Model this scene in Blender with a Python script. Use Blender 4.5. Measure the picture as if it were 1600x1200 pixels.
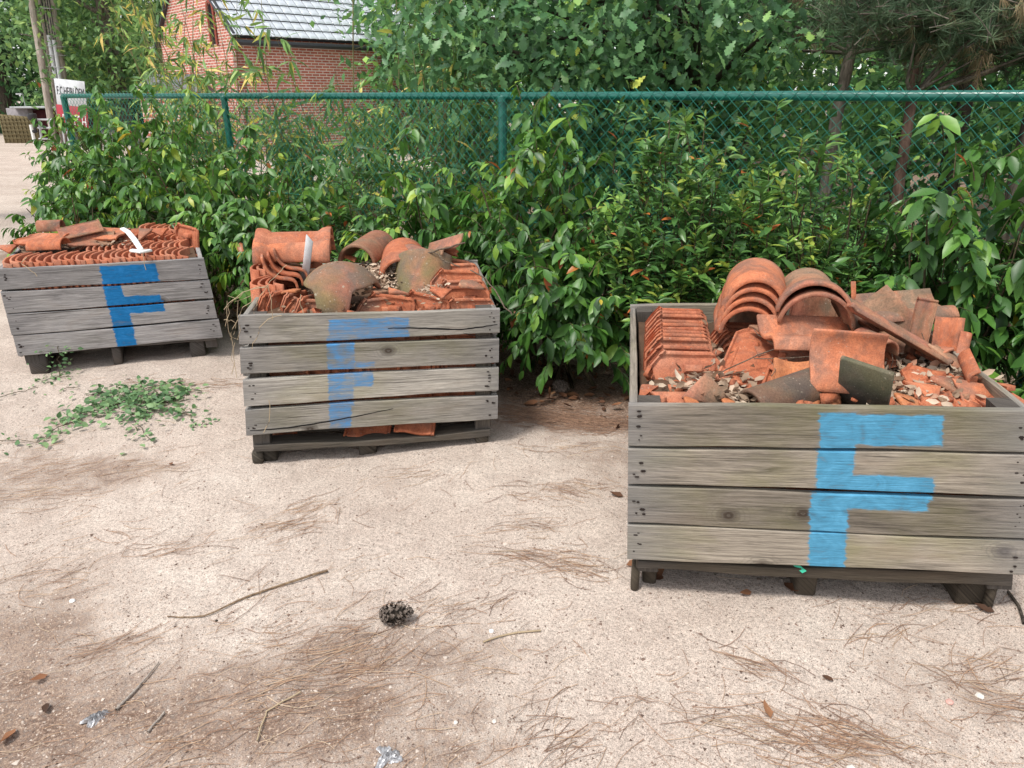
import bpy, bmesh, math, random
import numpy as np
from mathutils import Vector, Matrix

for o in list(bpy.data.objects):
    bpy.data.objects.remove(o)
R = math.radians
rng = np.random.default_rng(7)
random.seed(7)
scene = bpy.context.scene
COL = scene.collection

# ------------------------------------------------------------ camera
FPX, EYE, HORIZON = 1150.0, 1.5, 150.0          # focal length in px of a 1600 px wide frame, eye height, horizon row
PITCH = math.atan((600 - HORIZON) / FPX)
cam_data = bpy.data.cameras.new('camera')
cam = bpy.data.objects.new('camera', cam_data)
COL.objects.link(cam)
cam.location = (0, 0, EYE)
cam.rotation_euler = (math.pi / 2 - PITCH, 0, 0)
cam_data.sensor_width = 36
cam_data.lens = 36 * FPX / 1600
cam_data.clip_start = 0.05
cam_data.clip_end = 2000
scene.camera = cam

# ------------------------------------------------------------ sky, sun, exposure
SUN_ELEV, SUN_AZ = R(62), R(225)                # azimuth measured clockwise from +Y
world = bpy.data.worlds.new('World')
scene.world = world
world.use_nodes = True
wn = world.node_tree
bg = wn.nodes['Background']
sky = wn.nodes.new('ShaderNodeTexSky')
sky.sky_type = 'NISHITA'
sky.sun_disc = False
sky.sun_elevation = SUN_ELEV
sky.sun_rotation = SUN_AZ
sky.air_density = 1.0
sky.dust_density = 1.0
sky.ozone_density = 1.0
hsv = wn.nodes.new('ShaderNodeHueSaturation')   # thin even cloud: the blue is washed out
hsv.inputs['Saturation'].default_value = 0.22
wn.links.new(sky.outputs[0], hsv.inputs['Color'])
wn.links.new(hsv.outputs[0], bg.inputs['Color'])
bg.inputs['Strength'].default_value = 0.118

sun_data = bpy.data.lights.new('sun', 'SUN')
sun_data.energy = 1.5
sun_data.angle = R(11)
sun_data.color = (1.0, 0.955, 0.89)
sun = bpy.data.objects.new('sun', sun_data)
COL.objects.link(sun)
_sd = Vector((math.sin(SUN_AZ) * math.cos(SUN_ELEV), math.cos(SUN_AZ) * math.cos(SUN_ELEV), math.sin(SUN_ELEV)))
sun.rotation_euler = _sd.to_track_quat('Z', 'Y').to_euler()
sun.location = (0, 0, 12)

vs = scene.view_settings
vs.view_transform = 'Standard'
vs.look = 'None'
vs.exposure = 1.14
vs.gamma = 1.0
vs.use_curve_mapping = False
scene.render.engine = 'CYCLES'
scene.render.resolution_x, scene.render.resolution_y = 1024, 768

# ------------------------------------------------------------ picking points: photo pixel -> place
_fw = np.array([0, math.cos(PITCH), -math.sin(PITCH)])
_up = np.array([0, math.sin(PITCH), math.cos(PITCH)])
_rt = np.array([1.0, 0, 0])
_eye = np.array([0, 0, EYE])
def ray(x, y): return _fw + _rt * (x - 800) / FPX + _up * (600 - y) / FPX
def atz(x, y, z=0.0):
    d = ray(x, y); return _eye + d * ((z - EYE) / d[2])
def aty(x, y, Y):
    d = ray(x, y); return _eye + d * (Y / d[1])
def project(p):
    v = np.asarray(p, float) - _eye; z = v @ _fw
    return np.array([800 + FPX * (v @ _rt) / z, 600 - FPX * (v @ _up) / z])

# ------------------------------------------------------------ object helpers
def tag(o, label=None, cat=None, group=None, kind=None):
    if label: o['label'] = label
    if cat: o['category'] = cat
    if group: o['group'] = group
    if kind: o['kind'] = kind
    return o
def link(name, data, parent=None):
    o = bpy.data.objects.new(name, data)
    COL.objects.link(o)
    if parent is not None: o.parent = parent
    return o
def empty(name, loc=(0, 0, 0), rz=0):
    o = link(name, None)
    o.empty_display_size = 0.1
    o.location = loc
    o.rotation_euler = (0, 0, rz)
    return o
def pymesh(name, verts, faces, mat=None, smooth=True, sharp=35):
    me = bpy.data.meshes.new(name)
    me.from_pydata([tuple(map(float, v)) for v in verts], [], [tuple(int(i) for i in f) for f in faces])
    me.validate()
    if mat: me.materials.append(mat)
    if smooth:
        me.polygons.foreach_set('use_smooth', [True] * len(me.polygons))
        if sharp: me.set_sharp_from_angle(angle=R(sharp))
    me.update()
    return me
def trimesh(name, verts, tris, mat=None, lv=None, smooth=True):
    verts = np.asarray(verts, np.float32); tris = np.asarray(tris, np.int32)
    me = bpy.data.meshes.new(name)
    me.vertices.add(len(verts)); me.vertices.foreach_set('co', verts.ravel())
    me.loops.add(tris.size); me.loops.foreach_set('vertex_index', tris.ravel())
    me.polygons.add(len(tris)); me.polygons.foreach_set('loop_start', np.arange(len(tris), dtype=np.int32) * 3)
    if smooth: me.polygons.foreach_set('use_smooth', np.ones(len(tris), bool))
    if lv is not None:
        a = me.attributes.new('lv', 'FLOAT', 'POINT'); a.data.foreach_set('value', np.asarray(lv, np.float32))
    if mat: me.materials.append(mat)
    me.update(calc_edges=True)
    return me
class MB:
    """collects polygons of one piece"""
    def __init__(self): self.v = []; self.f = []
    def add(self, vs, fs):
        b = len(self.v); self.v += [tuple(map(float, p)) for p in vs]; self.f += [tuple(b + i for i in f) for f in fs]
    def box(self, lo, hi):
        x0, y0, z0 = lo; x1, y1, z1 = hi
        self.add([(x0,y0,z0),(x1,y0,z0),(x1,y1,z0),(x0,y1,z0),(x0,y0,z1),(x1,y0,z1),(x1,y1,z1),(x0,y1,z1)],
                 [(0,3,2,1),(4,5,6,7),(0,1,5,4),(1,2,6,5),(2,3,7,6),(3,0,4,7)])
    def tube(self, pts, rad, n=8, cap=True):
        pts = [np.asarray(p, float) for p in pts]
        if not hasattr(rad, '__len__'): rad = [rad] * len(pts)
        vs = []; prev = None
        for i, p in enumerate(pts):
            t = pts[min(i+1, len(pts)-1)] - pts[max(i-1, 0)]; t = t / (np.linalg.norm(t) + 1e-9)
            if prev is None:
                a = np.array([0, 0, 1.0]) if abs(t[2]) < .9 else np.array([1.0, 0, 0])
            else: a = prev
            a = a - t * (a @ t); a /= np.linalg.norm(a) + 1e-9; b = np.cross(t, a); prev = a
            for k in range(n):
                w = 2 * math.pi * k / n; vs.append(p + (a * math.cos(w) + b * math.sin(w)) * rad[i])
        fs = [(i*n+k, i*n+(k+1)%n, (i+1)*n+(k+1)%n, (i+1)*n+k) for i in range(len(pts)-1) for k in range(n)]
        if cap: fs += [tuple(range(n))[::-1], tuple((len(pts)-1)*n + k for k in range(n))]
        self.add(vs, fs)
    def build(self, name, mat, parent=None, smooth=True, sharp=35, bevel=0):
        me = pymesh(name, self.v, self.f, mat, smooth and not bevel, sharp)
        if bevel: bevel_mesh(me, bevel)
        return link(name, me, parent)
def bevel_mesh(me, width, seg=1, ang=35):
    bm = bmesh.new(); bm.from_mesh(me)
    bmesh.ops.remove_doubles(bm, verts=bm.verts, dist=1e-5)
    bmesh.ops.recalc_face_normals(bm, faces=bm.faces)
    ed = [e for e in bm.edges if len(e.link_faces) == 2 and e.calc_face_angle(0) > R(ang)]
    bmesh.ops.bevel(bm, geom=ed, offset=width, segments=seg, profile=.5, affect='EDGES', clamp_overlap=True)
    bm.to_mesh(me); bm.free()
    me.polygons.foreach_set('use_smooth', [True] * len(me.polygons))
    me.set_sharp_from_angle(angle=R(50))
    me.update()

def unit(a):
    a = np.asarray(a, float); return a / (np.linalg.norm(a, axis=-1, keepdims=True) + 1e-9)
def scatter(tv, tt, pos, yax, nrm, scale, wid=None):
    """copies of a little template (verts tv, tris tt) along y axes yax with face normals near nrm"""
    pos = np.asarray(pos, float); n = len(pos); k = len(tv)
    y = unit(yax); z = unit(nrm - y * np.sum(nrm * y, -1, keepdims=True)); x = np.cross(y, z)
    s = np.broadcast_to(np.asarray(scale, float), (n,))
    w = s if wid is None else s * wid
    V = (tv[None, :, 0, None] * x[:, None] * w[:, None, None] + tv[None, :, 1, None] * y[:, None] * s[:, None, None]
         + tv[None, :, 2, None] * z[:, None] * s[:, None, None]) + pos[:, None]
    T = tt[None] + (np.arange(n) * k)[:, None, None]
    return V.reshape(-1, 3), T.reshape(-1, 3)
def tubes(polys, n=3):
    """many thin twigs: list of (points, radii)"""
    V = []; T = []; b = 0
    for pts, rad in polys:
        pts = np.asarray(pts, float); m = len(pts)
        t = np.gradient(pts, axis=0); t = unit(t)
        ref = np.where(np.abs(t[:, 2:3]) < .9, np.array([[0, 0, 1.0]]), np.array([[1.0, 0, 0]]))
        a = unit(np.cross(t, ref)); c = np.cross(t, a)
        ang = np.arange(n) * 2 * math.pi / n
        r = np.broadcast_to(np.asarray(rad, float), (m,))
        ring = pts[:, None] + (a[:, None] * np.cos(ang)[None, :, None] + c[:, None] * np.sin(ang)[None, :, None]) * r[:, None, None]
        V.append(ring.reshape(-1, 3))
        i = np.arange(m - 1)[:, None]; k = np.arange(n)[None]
        p0 = b + i*n + k; p1 = b + i*n + (k+1) % n; p2 = p1 + n; p3 = p0 + n
        T.append(np.stack([p0, p1, p2], -1).reshape(-1, 3)); T.append(np.stack([p0, p2, p3], -1).reshape(-1, 3))
        b += m * n
    return np.concatenate(V), np.concatenate(T)

def gh(x, y):
    """height of the sandy ground"""
    x = np.asarray(x, float); y = np.asarray(y, float)
    h = .010*np.sin(x*1.9+.4)*np.cos(y*1.6+.8) + .006*np.sin(x*4.3+y*2.7) + .004*np.sin(x*9.1-y*7.3+1.1) + .004*np.sin(x*19+y*3)*np.sin(y*17-x*5) + .0022*np.sin(x*31-y*9+2)*np.sin(y*27+x*6)
    return h - .008

# ------------------------------------------------------------ node helper for materials
class NT:
    def __init__(self, name):
        self.m = bpy.data.materials.new(name); self.m.use_nodes = True
        self.t = self.m.node_tree; self.p = self.t.nodes['Principled BSDF']; self.out = self.t.nodes['Material Output']
    def n(self, typ, **kw):
        nd = self.t.nodes.new('ShaderNode' + typ)
        for k, v in kw.items():
            if k in ('operation', 'blend_type', 'data_type', 'attribute_name', 'noise_dimensions', 'feature', 'wave_type', 'bands_direction', 'interpolation_type', 'uv_map', 'distance'):
                setattr(nd, k, v)
            else: self.set(nd.inputs[k.replace('_', ' ')], v)
        return nd
    def set(self, sock, v):
        if isinstance(v, bpy.types.NodeSocket): self.t.links.new(v, sock)
        elif isinstance(v, bpy.types.Node): self.t.links.new(v.outputs[0], sock)
        else: sock.default_value = v
    def coord(self, which='Object', scale=(1, 1, 1), loc=None):
        tc = self.t.nodes.new('ShaderNodeTexCoord')
        mp = self.t.nodes.new('ShaderNodeMapping'); mp.inputs['Scale'].default_value = scale
        self.t.links.new(tc.outputs[which], mp.inputs['Vector'])
        if loc is not None: self.set(mp.inputs['Location'], loc)
        return mp.outputs[0]
    def noise(self, vec, scale, detail=3, rough=.55, dist=0.0):
        nd = self.n('TexNoise', Vector=vec, Scale=scale, Detail=detail, Roughness=rough, Distortion=dist); return nd.outputs['Fac']
    def math(self, op, a, b=0.0, c=None):
        nd = self.t.nodes.new('ShaderNodeMath'); nd.operation = op
        self.set(nd.inputs[0], a); self.set(nd.inputs[1], b)
        if c is not None: self.set(nd.inputs[2], c)
        return nd.outputs[0]
    def ramp(self, fac, stops, interp='LINEAR'):
        nd = self.t.nodes.new('ShaderNodeValToRGB'); cr = nd.color_ramp; cr.interpolation = interp
        while len(cr.elements) > 1: cr.elements.remove(cr.elements[0])
        for i, (p, c) in enumerate(stops):
            if not hasattr(c, '__len__'): c = (c, c, c)
            if i == 0: cr.elements[0].position = p; e = cr.elements[0]
            else: e = cr.elements.new(p)
            e.color = (*c[:3], 1)
        self.set(nd.inputs[0], fac); return nd.outputs[0]
    def mix(self, fac, a, b, blend='MIX'):
        nd = self.t.nodes.new('ShaderNodeMix'); nd.data_type = 'RGBA'; nd.blend_type = blend
        self.set(nd.inputs[0], fac)
        for s, v in ((nd.inputs[6], a), (nd.inputs[7], b)):
            if isinstance(v, tuple) and len(v) == 3: v = (*v, 1)
            self.set(s, v)
        return nd.outputs[2]
    def bump(self, h, strength=.3, dist=.01):
        nd = self.n('Bump', Height=h, Strength=strength); nd.inputs['Distance'].default_value = dist
        self.set(self.p.inputs['Normal'], nd.outputs[0]); return nd
    def base(self, c): self.set(self.p.inputs['Base Color'], (*c, 1) if isinstance(c, tuple) and len(c) == 3 else c)
    def rough(self, v): self.set(self.p.inputs['Roughness'], v)
    def spec(self, v): self.p.inputs['Specular IOR Level'].default_value = v
# ============================================================ materials
def m_ground():
    k = NT('sandy_ground'); v = k.coord('Object')
    lit = k.n('Attribute', attribute_name='litter').outputs['Fac']
    big = k.noise(v, 1.3, 4, .6); mid = k.noise(v, 9, 4, .65); fine = k.noise(v, 95, 3, .7); grain = k.noise(v, 330, 2, .7)
    sand = k.ramp(big, [(.3, (.47, .385, .325)), (.5, (.575, .485, .415)), (.72, (.65, .565, .49))])
    sand = k.mix(k.ramp(mid, [(.35, 0), (.7, .55)]), sand, (.45, .36, .305))
    g = k.ramp(grain, [(.28, .30), (.5, 1.0), (.72, 1.42)])
    sand = k.mix(1.0, sand, g, 'MULTIPLY')
    sand = k.mix(.8, sand, k.ramp(fine, [(.34, .62), (.52, 1.0), (.66, 1.14)]), 'MULTIPLY')
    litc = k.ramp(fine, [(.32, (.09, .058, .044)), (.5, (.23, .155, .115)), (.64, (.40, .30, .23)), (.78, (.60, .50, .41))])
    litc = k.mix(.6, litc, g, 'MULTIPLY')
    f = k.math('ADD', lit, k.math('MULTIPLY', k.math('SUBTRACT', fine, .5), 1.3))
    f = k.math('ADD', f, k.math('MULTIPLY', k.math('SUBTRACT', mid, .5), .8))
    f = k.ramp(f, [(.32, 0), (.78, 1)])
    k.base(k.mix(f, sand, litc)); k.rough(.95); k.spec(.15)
    h = k.math('ADD', k.math('ADD', k.math('MULTIPLY', fine, .7), k.math('MULTIPLY', grain, .45)), k.math('MULTIPLY', k.noise(v, 24, 3, .6), 1.6))
    k.bump(h, .7, .008); return k.m
def m_terra(name, base=(.47, .145, .075), grime=.35, moss=0.0, pale=.15, dark=0.0):
    k = NT(name); oi = k.t.nodes.new('ShaderNodeObjectInfo')
    loc = k.t.nodes.new('ShaderNodeCombineXYZ'); k.set(loc.inputs[0], k.math('MULTIPLY', oi.outputs['Random'], 37.0)); k.set(loc.inputs[1], k.math('MULTIPLY', oi.outputs['Random'], 11.0))
    v = k.coord('Object', loc=loc.outputs[0])
    n1 = k.noise(v, 7, 5, .65, .4); n2 = k.noise(v, 30, 4, .6); n3 = k.noise(v, 170, 2, .6); n4 = k.noise(v, 3.2, 3, .5, .6)
    b = tuple(base)
    hi = tuple(min(1, c * q + .01) for c, q in zip(b, (1.25, 1.42, 1.40))); lo = (b[0] * .58, b[1] * .50, b[2] * .52)
    c = k.mix(oi.outputs['Random'], lo, hi)
    c = k.mix(.55, c, k.ramp(n2, [(.3, lo), (.55, b), (.75, hi)]))
    c = k.mix(k.ramp(n4, [(.50, 0), (.72, pale)]), c, (.55, .33, .235))
    gm = k.math('ADD', n1, k.math('MULTIPLY', k.math('SUBTRACT', oi.outputs['Random'], .5), .16))
    c = k.mix(k.ramp(gm, [(.48, 0), (.66, grime)]), c, (.13, .095, .078))
    n5 = k.noise(v, 14, 4, .7, .5)
    c = k.mix(k.ramp(n5, [(.56, 0), (.70, .55 * max(.4, grime))]), c, (.085, .06, .05))
    c = k.mix(k.ramp(n5, [(.28, .5), (.40, 0)]), c, (.56, .30, .20))
    if dark: c = k.mix(k.ramp(n4, [(.3, dark), (.62, dark * .35)]), c, (.05, .042, .036))
    if moss:
        c = k.mix(k.ramp(n4, [(.36, 0), (.56, moss)]), c, (.165, .155, .060))
        c = k.mix(k.ramp(n1, [(.40, 0), (.60, moss * .8)]), c, (.155, .125, .10))
        lich = k.n('TexVoronoi', Vector=v, Scale=42.0).outputs['Distance']
        c = k.mix(k.math('MULTIPLY', k.ramp(lich, [(.16, 1), (.26, 0)]), k.ramp(n2, [(.52, 0), (.62, moss * .8)])), c, (.42, .38, .29))
    sv = k.n('TexVoronoi', Vector=v, Scale=60.0).outputs['Distance']
    c = k.mix(k.math('MULTIPLY', k.ramp(sv, [(.12, 1), (.20, 0)]), k.ramp(n5, [(.50, 0), (.60, .55)])), c, (.44, .36, .29))
    c = k.mix(.45, c, k.ramp(n3, [(.3, .5), (.6, 1.2)]), 'MULTIPLY')
    k.base(c); k.rough(k.ramp(n1, [(.3, .72), (.7, .92)])); k.spec(.3)
    k.bump(k.math('ADD', n3, k.math('MULTIPLY', n2, .8)), .35, .004); return k.m
def m_wood(name, tone=(.33, .30, .265), green=.5, rects=None, paint=(.09, .33, .60), wear=.15, dark=1.0):
    """weathered crate board; uv = metres along and across the board, second uv 'face' = position on the whole crate front"""
    k = NT(name); oi = k.t.nodes.new('ShaderNodeObjectInfo'); rnd = oi.outputs['Random']
    loc = k.t.nodes.new('ShaderNodeCombineXYZ'); k.set(loc.inputs[0], k.math('MULTIPLY', rnd, 91.0)); k.set(loc.inputs[1], k.math('MULTIPLY', rnd, 53.0))
    uv = k.t.nodes.new('ShaderNodeUVMap'); uv.uv_map = 'board'
    def mp(s):
        nd = k.t.nodes.new('ShaderNodeMapping'); nd.inputs['Scale'].default_value = s
        a = k.t.nodes.new('ShaderNodeVectorMath'); a.operation = 'ADD'
        k.t.links.new(uv.outputs[0], a.inputs[0]); k.t.links.new(loc.outputs[0], a.inputs[1]); k.t.links.new(a.outputs[0], nd.inputs[0]); return nd.outputs[0]
    warp = k.noise(mp((2.2, 9, 1)), 1.0, 3, .5, .8)
    grain = k.noise(mp((2.4, 44, 1)), 1.0, 4, .62, 2.6)
    fibre = k.noise(mp((14, 420, 1)), 1.0, 3, .7, .5)
    blot = k.noise(mp((2.6, 5, 1)), 1.0, 4, .6)
    t = tone
    lo = tuple(c * .45 for c in t); hi = tuple(min(1, c * 1.42) for c in t)
    c = k.ramp(k.math('ADD', k.math('MULTIPLY', grain, .6), k.math('MULTIPLY', warp, .4)), [(.32, lo), (.48, t), (.68, hi)])
    c = k.mix(.6, c, k.ramp(fibre, [(.28, .45), (.5, 1.0), (.75, 1.25)]), 'MULTIPLY')
    c = k.mix(k.ramp(blot, [(.45, 0), (.72, green)]), c, (.22, .205, .095))
    c = k.mix(k.ramp(warp, [(.55, 0), (.8, .55)]), c, (.20, .15, .11))
    c = k.mix(1.0, c, k.ramp(rnd, [(0, .72), (1, 1.22)]), 'MULTIPLY')
    crack = k.noise(mp((1.1, 95, 1)), 1.0, 3, .55, 1.2)
    c = k.mix(k.ramp(crack, [(.30, .85), (.37, 0)]), c, (.035, .028, .022))
    streak = k.noise(mp((5, 190, 1)), 1.0, 4, .75, .8)
    c = k.mix(.6, c, k.ramp(streak, [(.30, .38), (.5, 1.0), (.70, 1.45)]), 'MULTIPLY')
    # knots
    vo = k.t.nodes.new('ShaderNodeTexVoronoi'); vo.voronoi_dimensions = '2D'; k.set(vo.inputs['Vector'], mp((4.2, 6.0, 1))); vo.inputs['Scale'].default_value = 1.0
    sel = k.t.nodes.new('ShaderNodeSeparateColor'); k.t.links.new(vo.outputs['Color'], sel.inputs[0])
    kd = k.math('ADD', k.math('ADD', vo.outputs['Distance'], k.math('MULTIPLY', k.math('LESS_THAN', sel.outputs[0], .86), 2.0)), k.math('MULTIPLY', k.math('SUBTRACT', grain, .5), .10))
    c = k.mix(k.ramp(kd, [(.05, .95), (.11, .45), (.18, 0)]), c, (.055, .04, .03))
    ring = k.math('SINE', k.math('MULTIPLY', kd, 95.0))
    c = k.mix(k.math('MULTIPLY', k.ramp(kd, [(.08, .6), (.38, 0)]), k.ramp(ring, [(.2, 0), (.9, 1)])), c, lo)
    # grey sun-bleached ends with rust bleeding from the nails
    fuv = k.t.nodes.new('ShaderNodeUVMap'); fuv.uv_map = 'face'
    sp = k.t.nodes.new('ShaderNodeSeparateXYZ'); k.t.links.new(fuv.outputs[0], sp.inputs[0])
    e = k.math('ABSOLUTE', k.math('SUBTRACT', sp.outputs[0], .5))
    e = k.math('ADD', e, k.math('MULTIPLY', k.math('SUBTRACT', blot, .5), .22))
    c = k.mix(k.ramp(e, [(.34, 0), (.50, .65)]), c, k.mix(grain, (.10, .098, .10), (.35, .335, .33)))
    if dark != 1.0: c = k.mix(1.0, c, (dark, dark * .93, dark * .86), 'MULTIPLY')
    rgh = .9
    if rects:
        wob = k.noise(mp((16, 60, 1)), 1.0, 3, .6)
        def jit(s, a): return k.math('ADD', s, k.math('MULTIPLY', k.math('SUBTRACT', wob, .5), a))
        U = jit(sp.outputs[0], .030); W = jit(sp.outputs[1], .05)
        tot = None
        for (u0, u1, w0, w1) in rects:
            d = k.math('MINIMUM', k.math('MINIMUM', k.math('SUBTRACT', U, u0), k.math('SUBTRACT', u1, U)),
                       k.math('MULTIPLY', k.math('MINIMUM', k.math('SUBTRACT', W, w0), k.math('SUBTRACT', w1, W)), .5))
            tot = d if tot is None else k.math('MAXIMUM', tot, d)
        msk = k.ramp(k.math('ADD', tot, .5), [(.499, 0), (.504, 1)])
        brush = k.noise(mp((7, 130, 1)), 1.0, 4, .7, .6)
        stroke = k.noise(mp((9, 14, 1)), 1.0, 4, .6, 1.5)
        worn = k.math('ADD', k.math('MULTIPLY', brush, .45), k.math('MULTIPLY', stroke, .55))
        cover = k.ramp(worn, [(.28 + wear * .3, 1 - wear * 1.2), (.46 + wear * .35, 1.0)]) if wear > .5 else k.ramp(worn, [(.22, .35), (.22 + .22, 1.0)])
        if wear > .5: cover = k.ramp(worn, [(.36, .18), (.60, .95)])
        p2 = tuple(min(1, q * 1.35 + .02) for q in paint); p1 = tuple(q * .62 for q in paint)
        pc = k.ramp(worn, [(.3, p1), (.5, paint), (.72, p2)])
        c = k.mix(k.math('MULTIPLY', msk, cover), c, pc)
    k.base(c); k.rough(rgh); k.spec(.2)
    k.bump(k.math('ADD', k.math('MULTIPLY', grain, .8), k.math('MULTIPLY', k.math('ADD', fibre, streak), .5)), .7, .005); return k.m
def m_leaf(name, stops, rough=.38, trans=.25, spec=.5, var='attr'):
    k = NT(name)
    if var == 'attr': f = k.n('Attribute', attribute_name='lv').outputs['Fac']
    else:
        oi = k.t.nodes.new('ShaderNodeObjectInfo'); f = oi.outputs['Random']
    c = k.ramp(f, stops)
    nz = k.noise(k.coord('Object'), 28, 2, .5)
    c = k.mix(.5, c, k.ramp(nz, [(.3, .62), (.7, 1.3)]), 'MULTIPLY')
    k.base(c); k.rough(rough); k.spec(spec)
    tr = k.t.nodes.new('ShaderNodeBsdfTranslucent')
    hs = k.n('HueSaturation', Color=c); hs.inputs['Value'].default_value = 1.5; hs.inputs['Hue'].default_value = .485
    k.t.links.new(hs.outputs[0], tr.inputs[0])
    mx = k.t.nodes.new('ShaderNodeMixShader'); mx.inputs[0].default_value = trans
    k.t.links.new(k.p.outputs[0], mx.inputs[1]); k.t.links.new(tr.outputs[0], mx.inputs[2]); k.t.links.new(mx.outputs[0], k.out.inputs[0])
    return k.m
def m_plain(name, col, rough=.6, spec=.4, metal=0, vary=.25, scale=12, bump=.15):
    k = NT(name); v = k.coord('Object'); n = k.noise(v, scale, 4, .6); n2 = k.noise(v, scale * 9, 2, .6)
    lo = tuple(c * (1 - vary) for c in col); hi = tuple(min(1, c * (1 + vary)) for c in col)
    c = k.ramp(k.math('ADD', k.math('MULTIPLY', n, .7), k.math('MULTIPLY', n2, .3)), [(.32, lo), (.66, hi)])
    k.base(c); k.rough(rough); k.spec(spec); k.p.inputs['Metallic'].default_value = metal
    if bump: k.bump(n2, bump, .004)
    return k.m
def m_brick():
    k = NT('brick_masonry')
    uv = k.t.nodes.new('ShaderNodeUVMap'); uv.uv_map = 'wall'
    b = k.n('TexBrick', Vector=uv.outputs[0], Scale=1.0)
    b.inputs['Color1'].default_value = (.40, .10, .068, 1); b.inputs['Color2'].default_value = (.54, .175, .115, 1); b.inputs['Mortar'].default_value = (.68, .58, .51, 1)
    b.inputs['Mortar Size'].default_value = .011; b.inputs['Brick Width'].default_value = .215; b.inputs['Row Height'].default_value = .068
    n = k.noise(uv.outputs[0], 3.0, 4, .6); n2 = k.noise(uv.outputs[0], 40, 3, .6)
    c = k.mix(.55, b.outputs['Color'], k.ramp(n, [(.3, .7), (.7, 1.25)]), 'MULTIPLY')
    c = k.mix(.5, c, k.ramp(n2, [(.3, .6), (.7, 1.25)]), 'MULTIPLY')
    k.base(c); k.rough(.9); k.bump(k.math('SUBTRACT', 1.0, b.outputs['Fac']), .6, .01); return k.m
def m_bark(name, a, b, sc=(9, 9, 2.2)):
    k = NT(name); v = k.coord('Object', sc); n = k.noise(v, 1.6, 5, .7, .8); n2 = k.noise(v, 7, 3, .6)
    k.base(k.mix(.4, k.ramp(n, [(.35, a), (.62, b)]), k.ramp(n2, [(.3, .5), (.7, 1.3)]), 'MULTIPLY')); k.rough(.92); k.spec(.15)
    k.bump(k.math('ADD', n, k.math('MULTIPLY', n2, .4)), .8, .02); return k.m

G_LAUREL = [(0, (0.028, 0.0744, 0.0195)), (0.35, (0.0546, 0.15, 0.0298)), (0.62, (0.0952, 0.234, 0.0367)), (0.86, (0.2095, 0.378, 0.0515)), (0.95, (0.3428, 0.432, 0.0572)), (0.968, (0.5332, 0.408, 0.0458)), (0.982, (0.4571, 0.144, 0.0343)), (1, (0.3428, 0.09, 0.0343))]
G_SMALL = [(0, (0.028, 0.072, 0.0229)), (0.4, (0.0571, 0.144, 0.0367)), (0.7, (0.1079, 0.234, 0.0515)), (0.9, (0.2412, 0.396, 0.0744)), (0.965, (0.3809, 0.408, 0.0687)), (0.978, (0.5078, 0.168, 0.0401)), (1, (0.4063, 0.102, 0.0343))]
G_OAK = [(0, (0.0444, 0.1136, 0.0484)), (0.4, (0.0906, 0.2162, 0.0838)), (0.75, (0.1713, 0.3389, 0.129)), (0.93, (0.3023, 0.4947, 0.1209)), (1, (0.6045, 0.6595, 0.1129))]
G_BAMBOO = [(0, (0.0651, 0.1374, 0.0437)), (0.35, (0.1209, 0.2506, 0.0728)), (0.65, (0.2231, 0.38, 0.0946)), (0.85, (0.4091, 0.5336, 0.1092)), (0.93, (0.75, 0.6468, 0.1309)), (1, (0.75, 0.5336, 0.2037))]
G_WOOD = [(0, (0.0344, 0.0914, 0.0331)), (0.4, (0.0806, 0.2065, 0.0664)), (0.75, (0.1725, 0.3805, 0.1038)), (1, (0.4603, 0.696, 0.1555))]
G_PALE = [(0, (0.0501, 0.1105, 0.041)), (0.4, (0.1001, 0.208, 0.0702)), (0.75, (0.1859, 0.3315, 0.0994)), (1, (0.4004, 0.52, 0.1521))]
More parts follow.
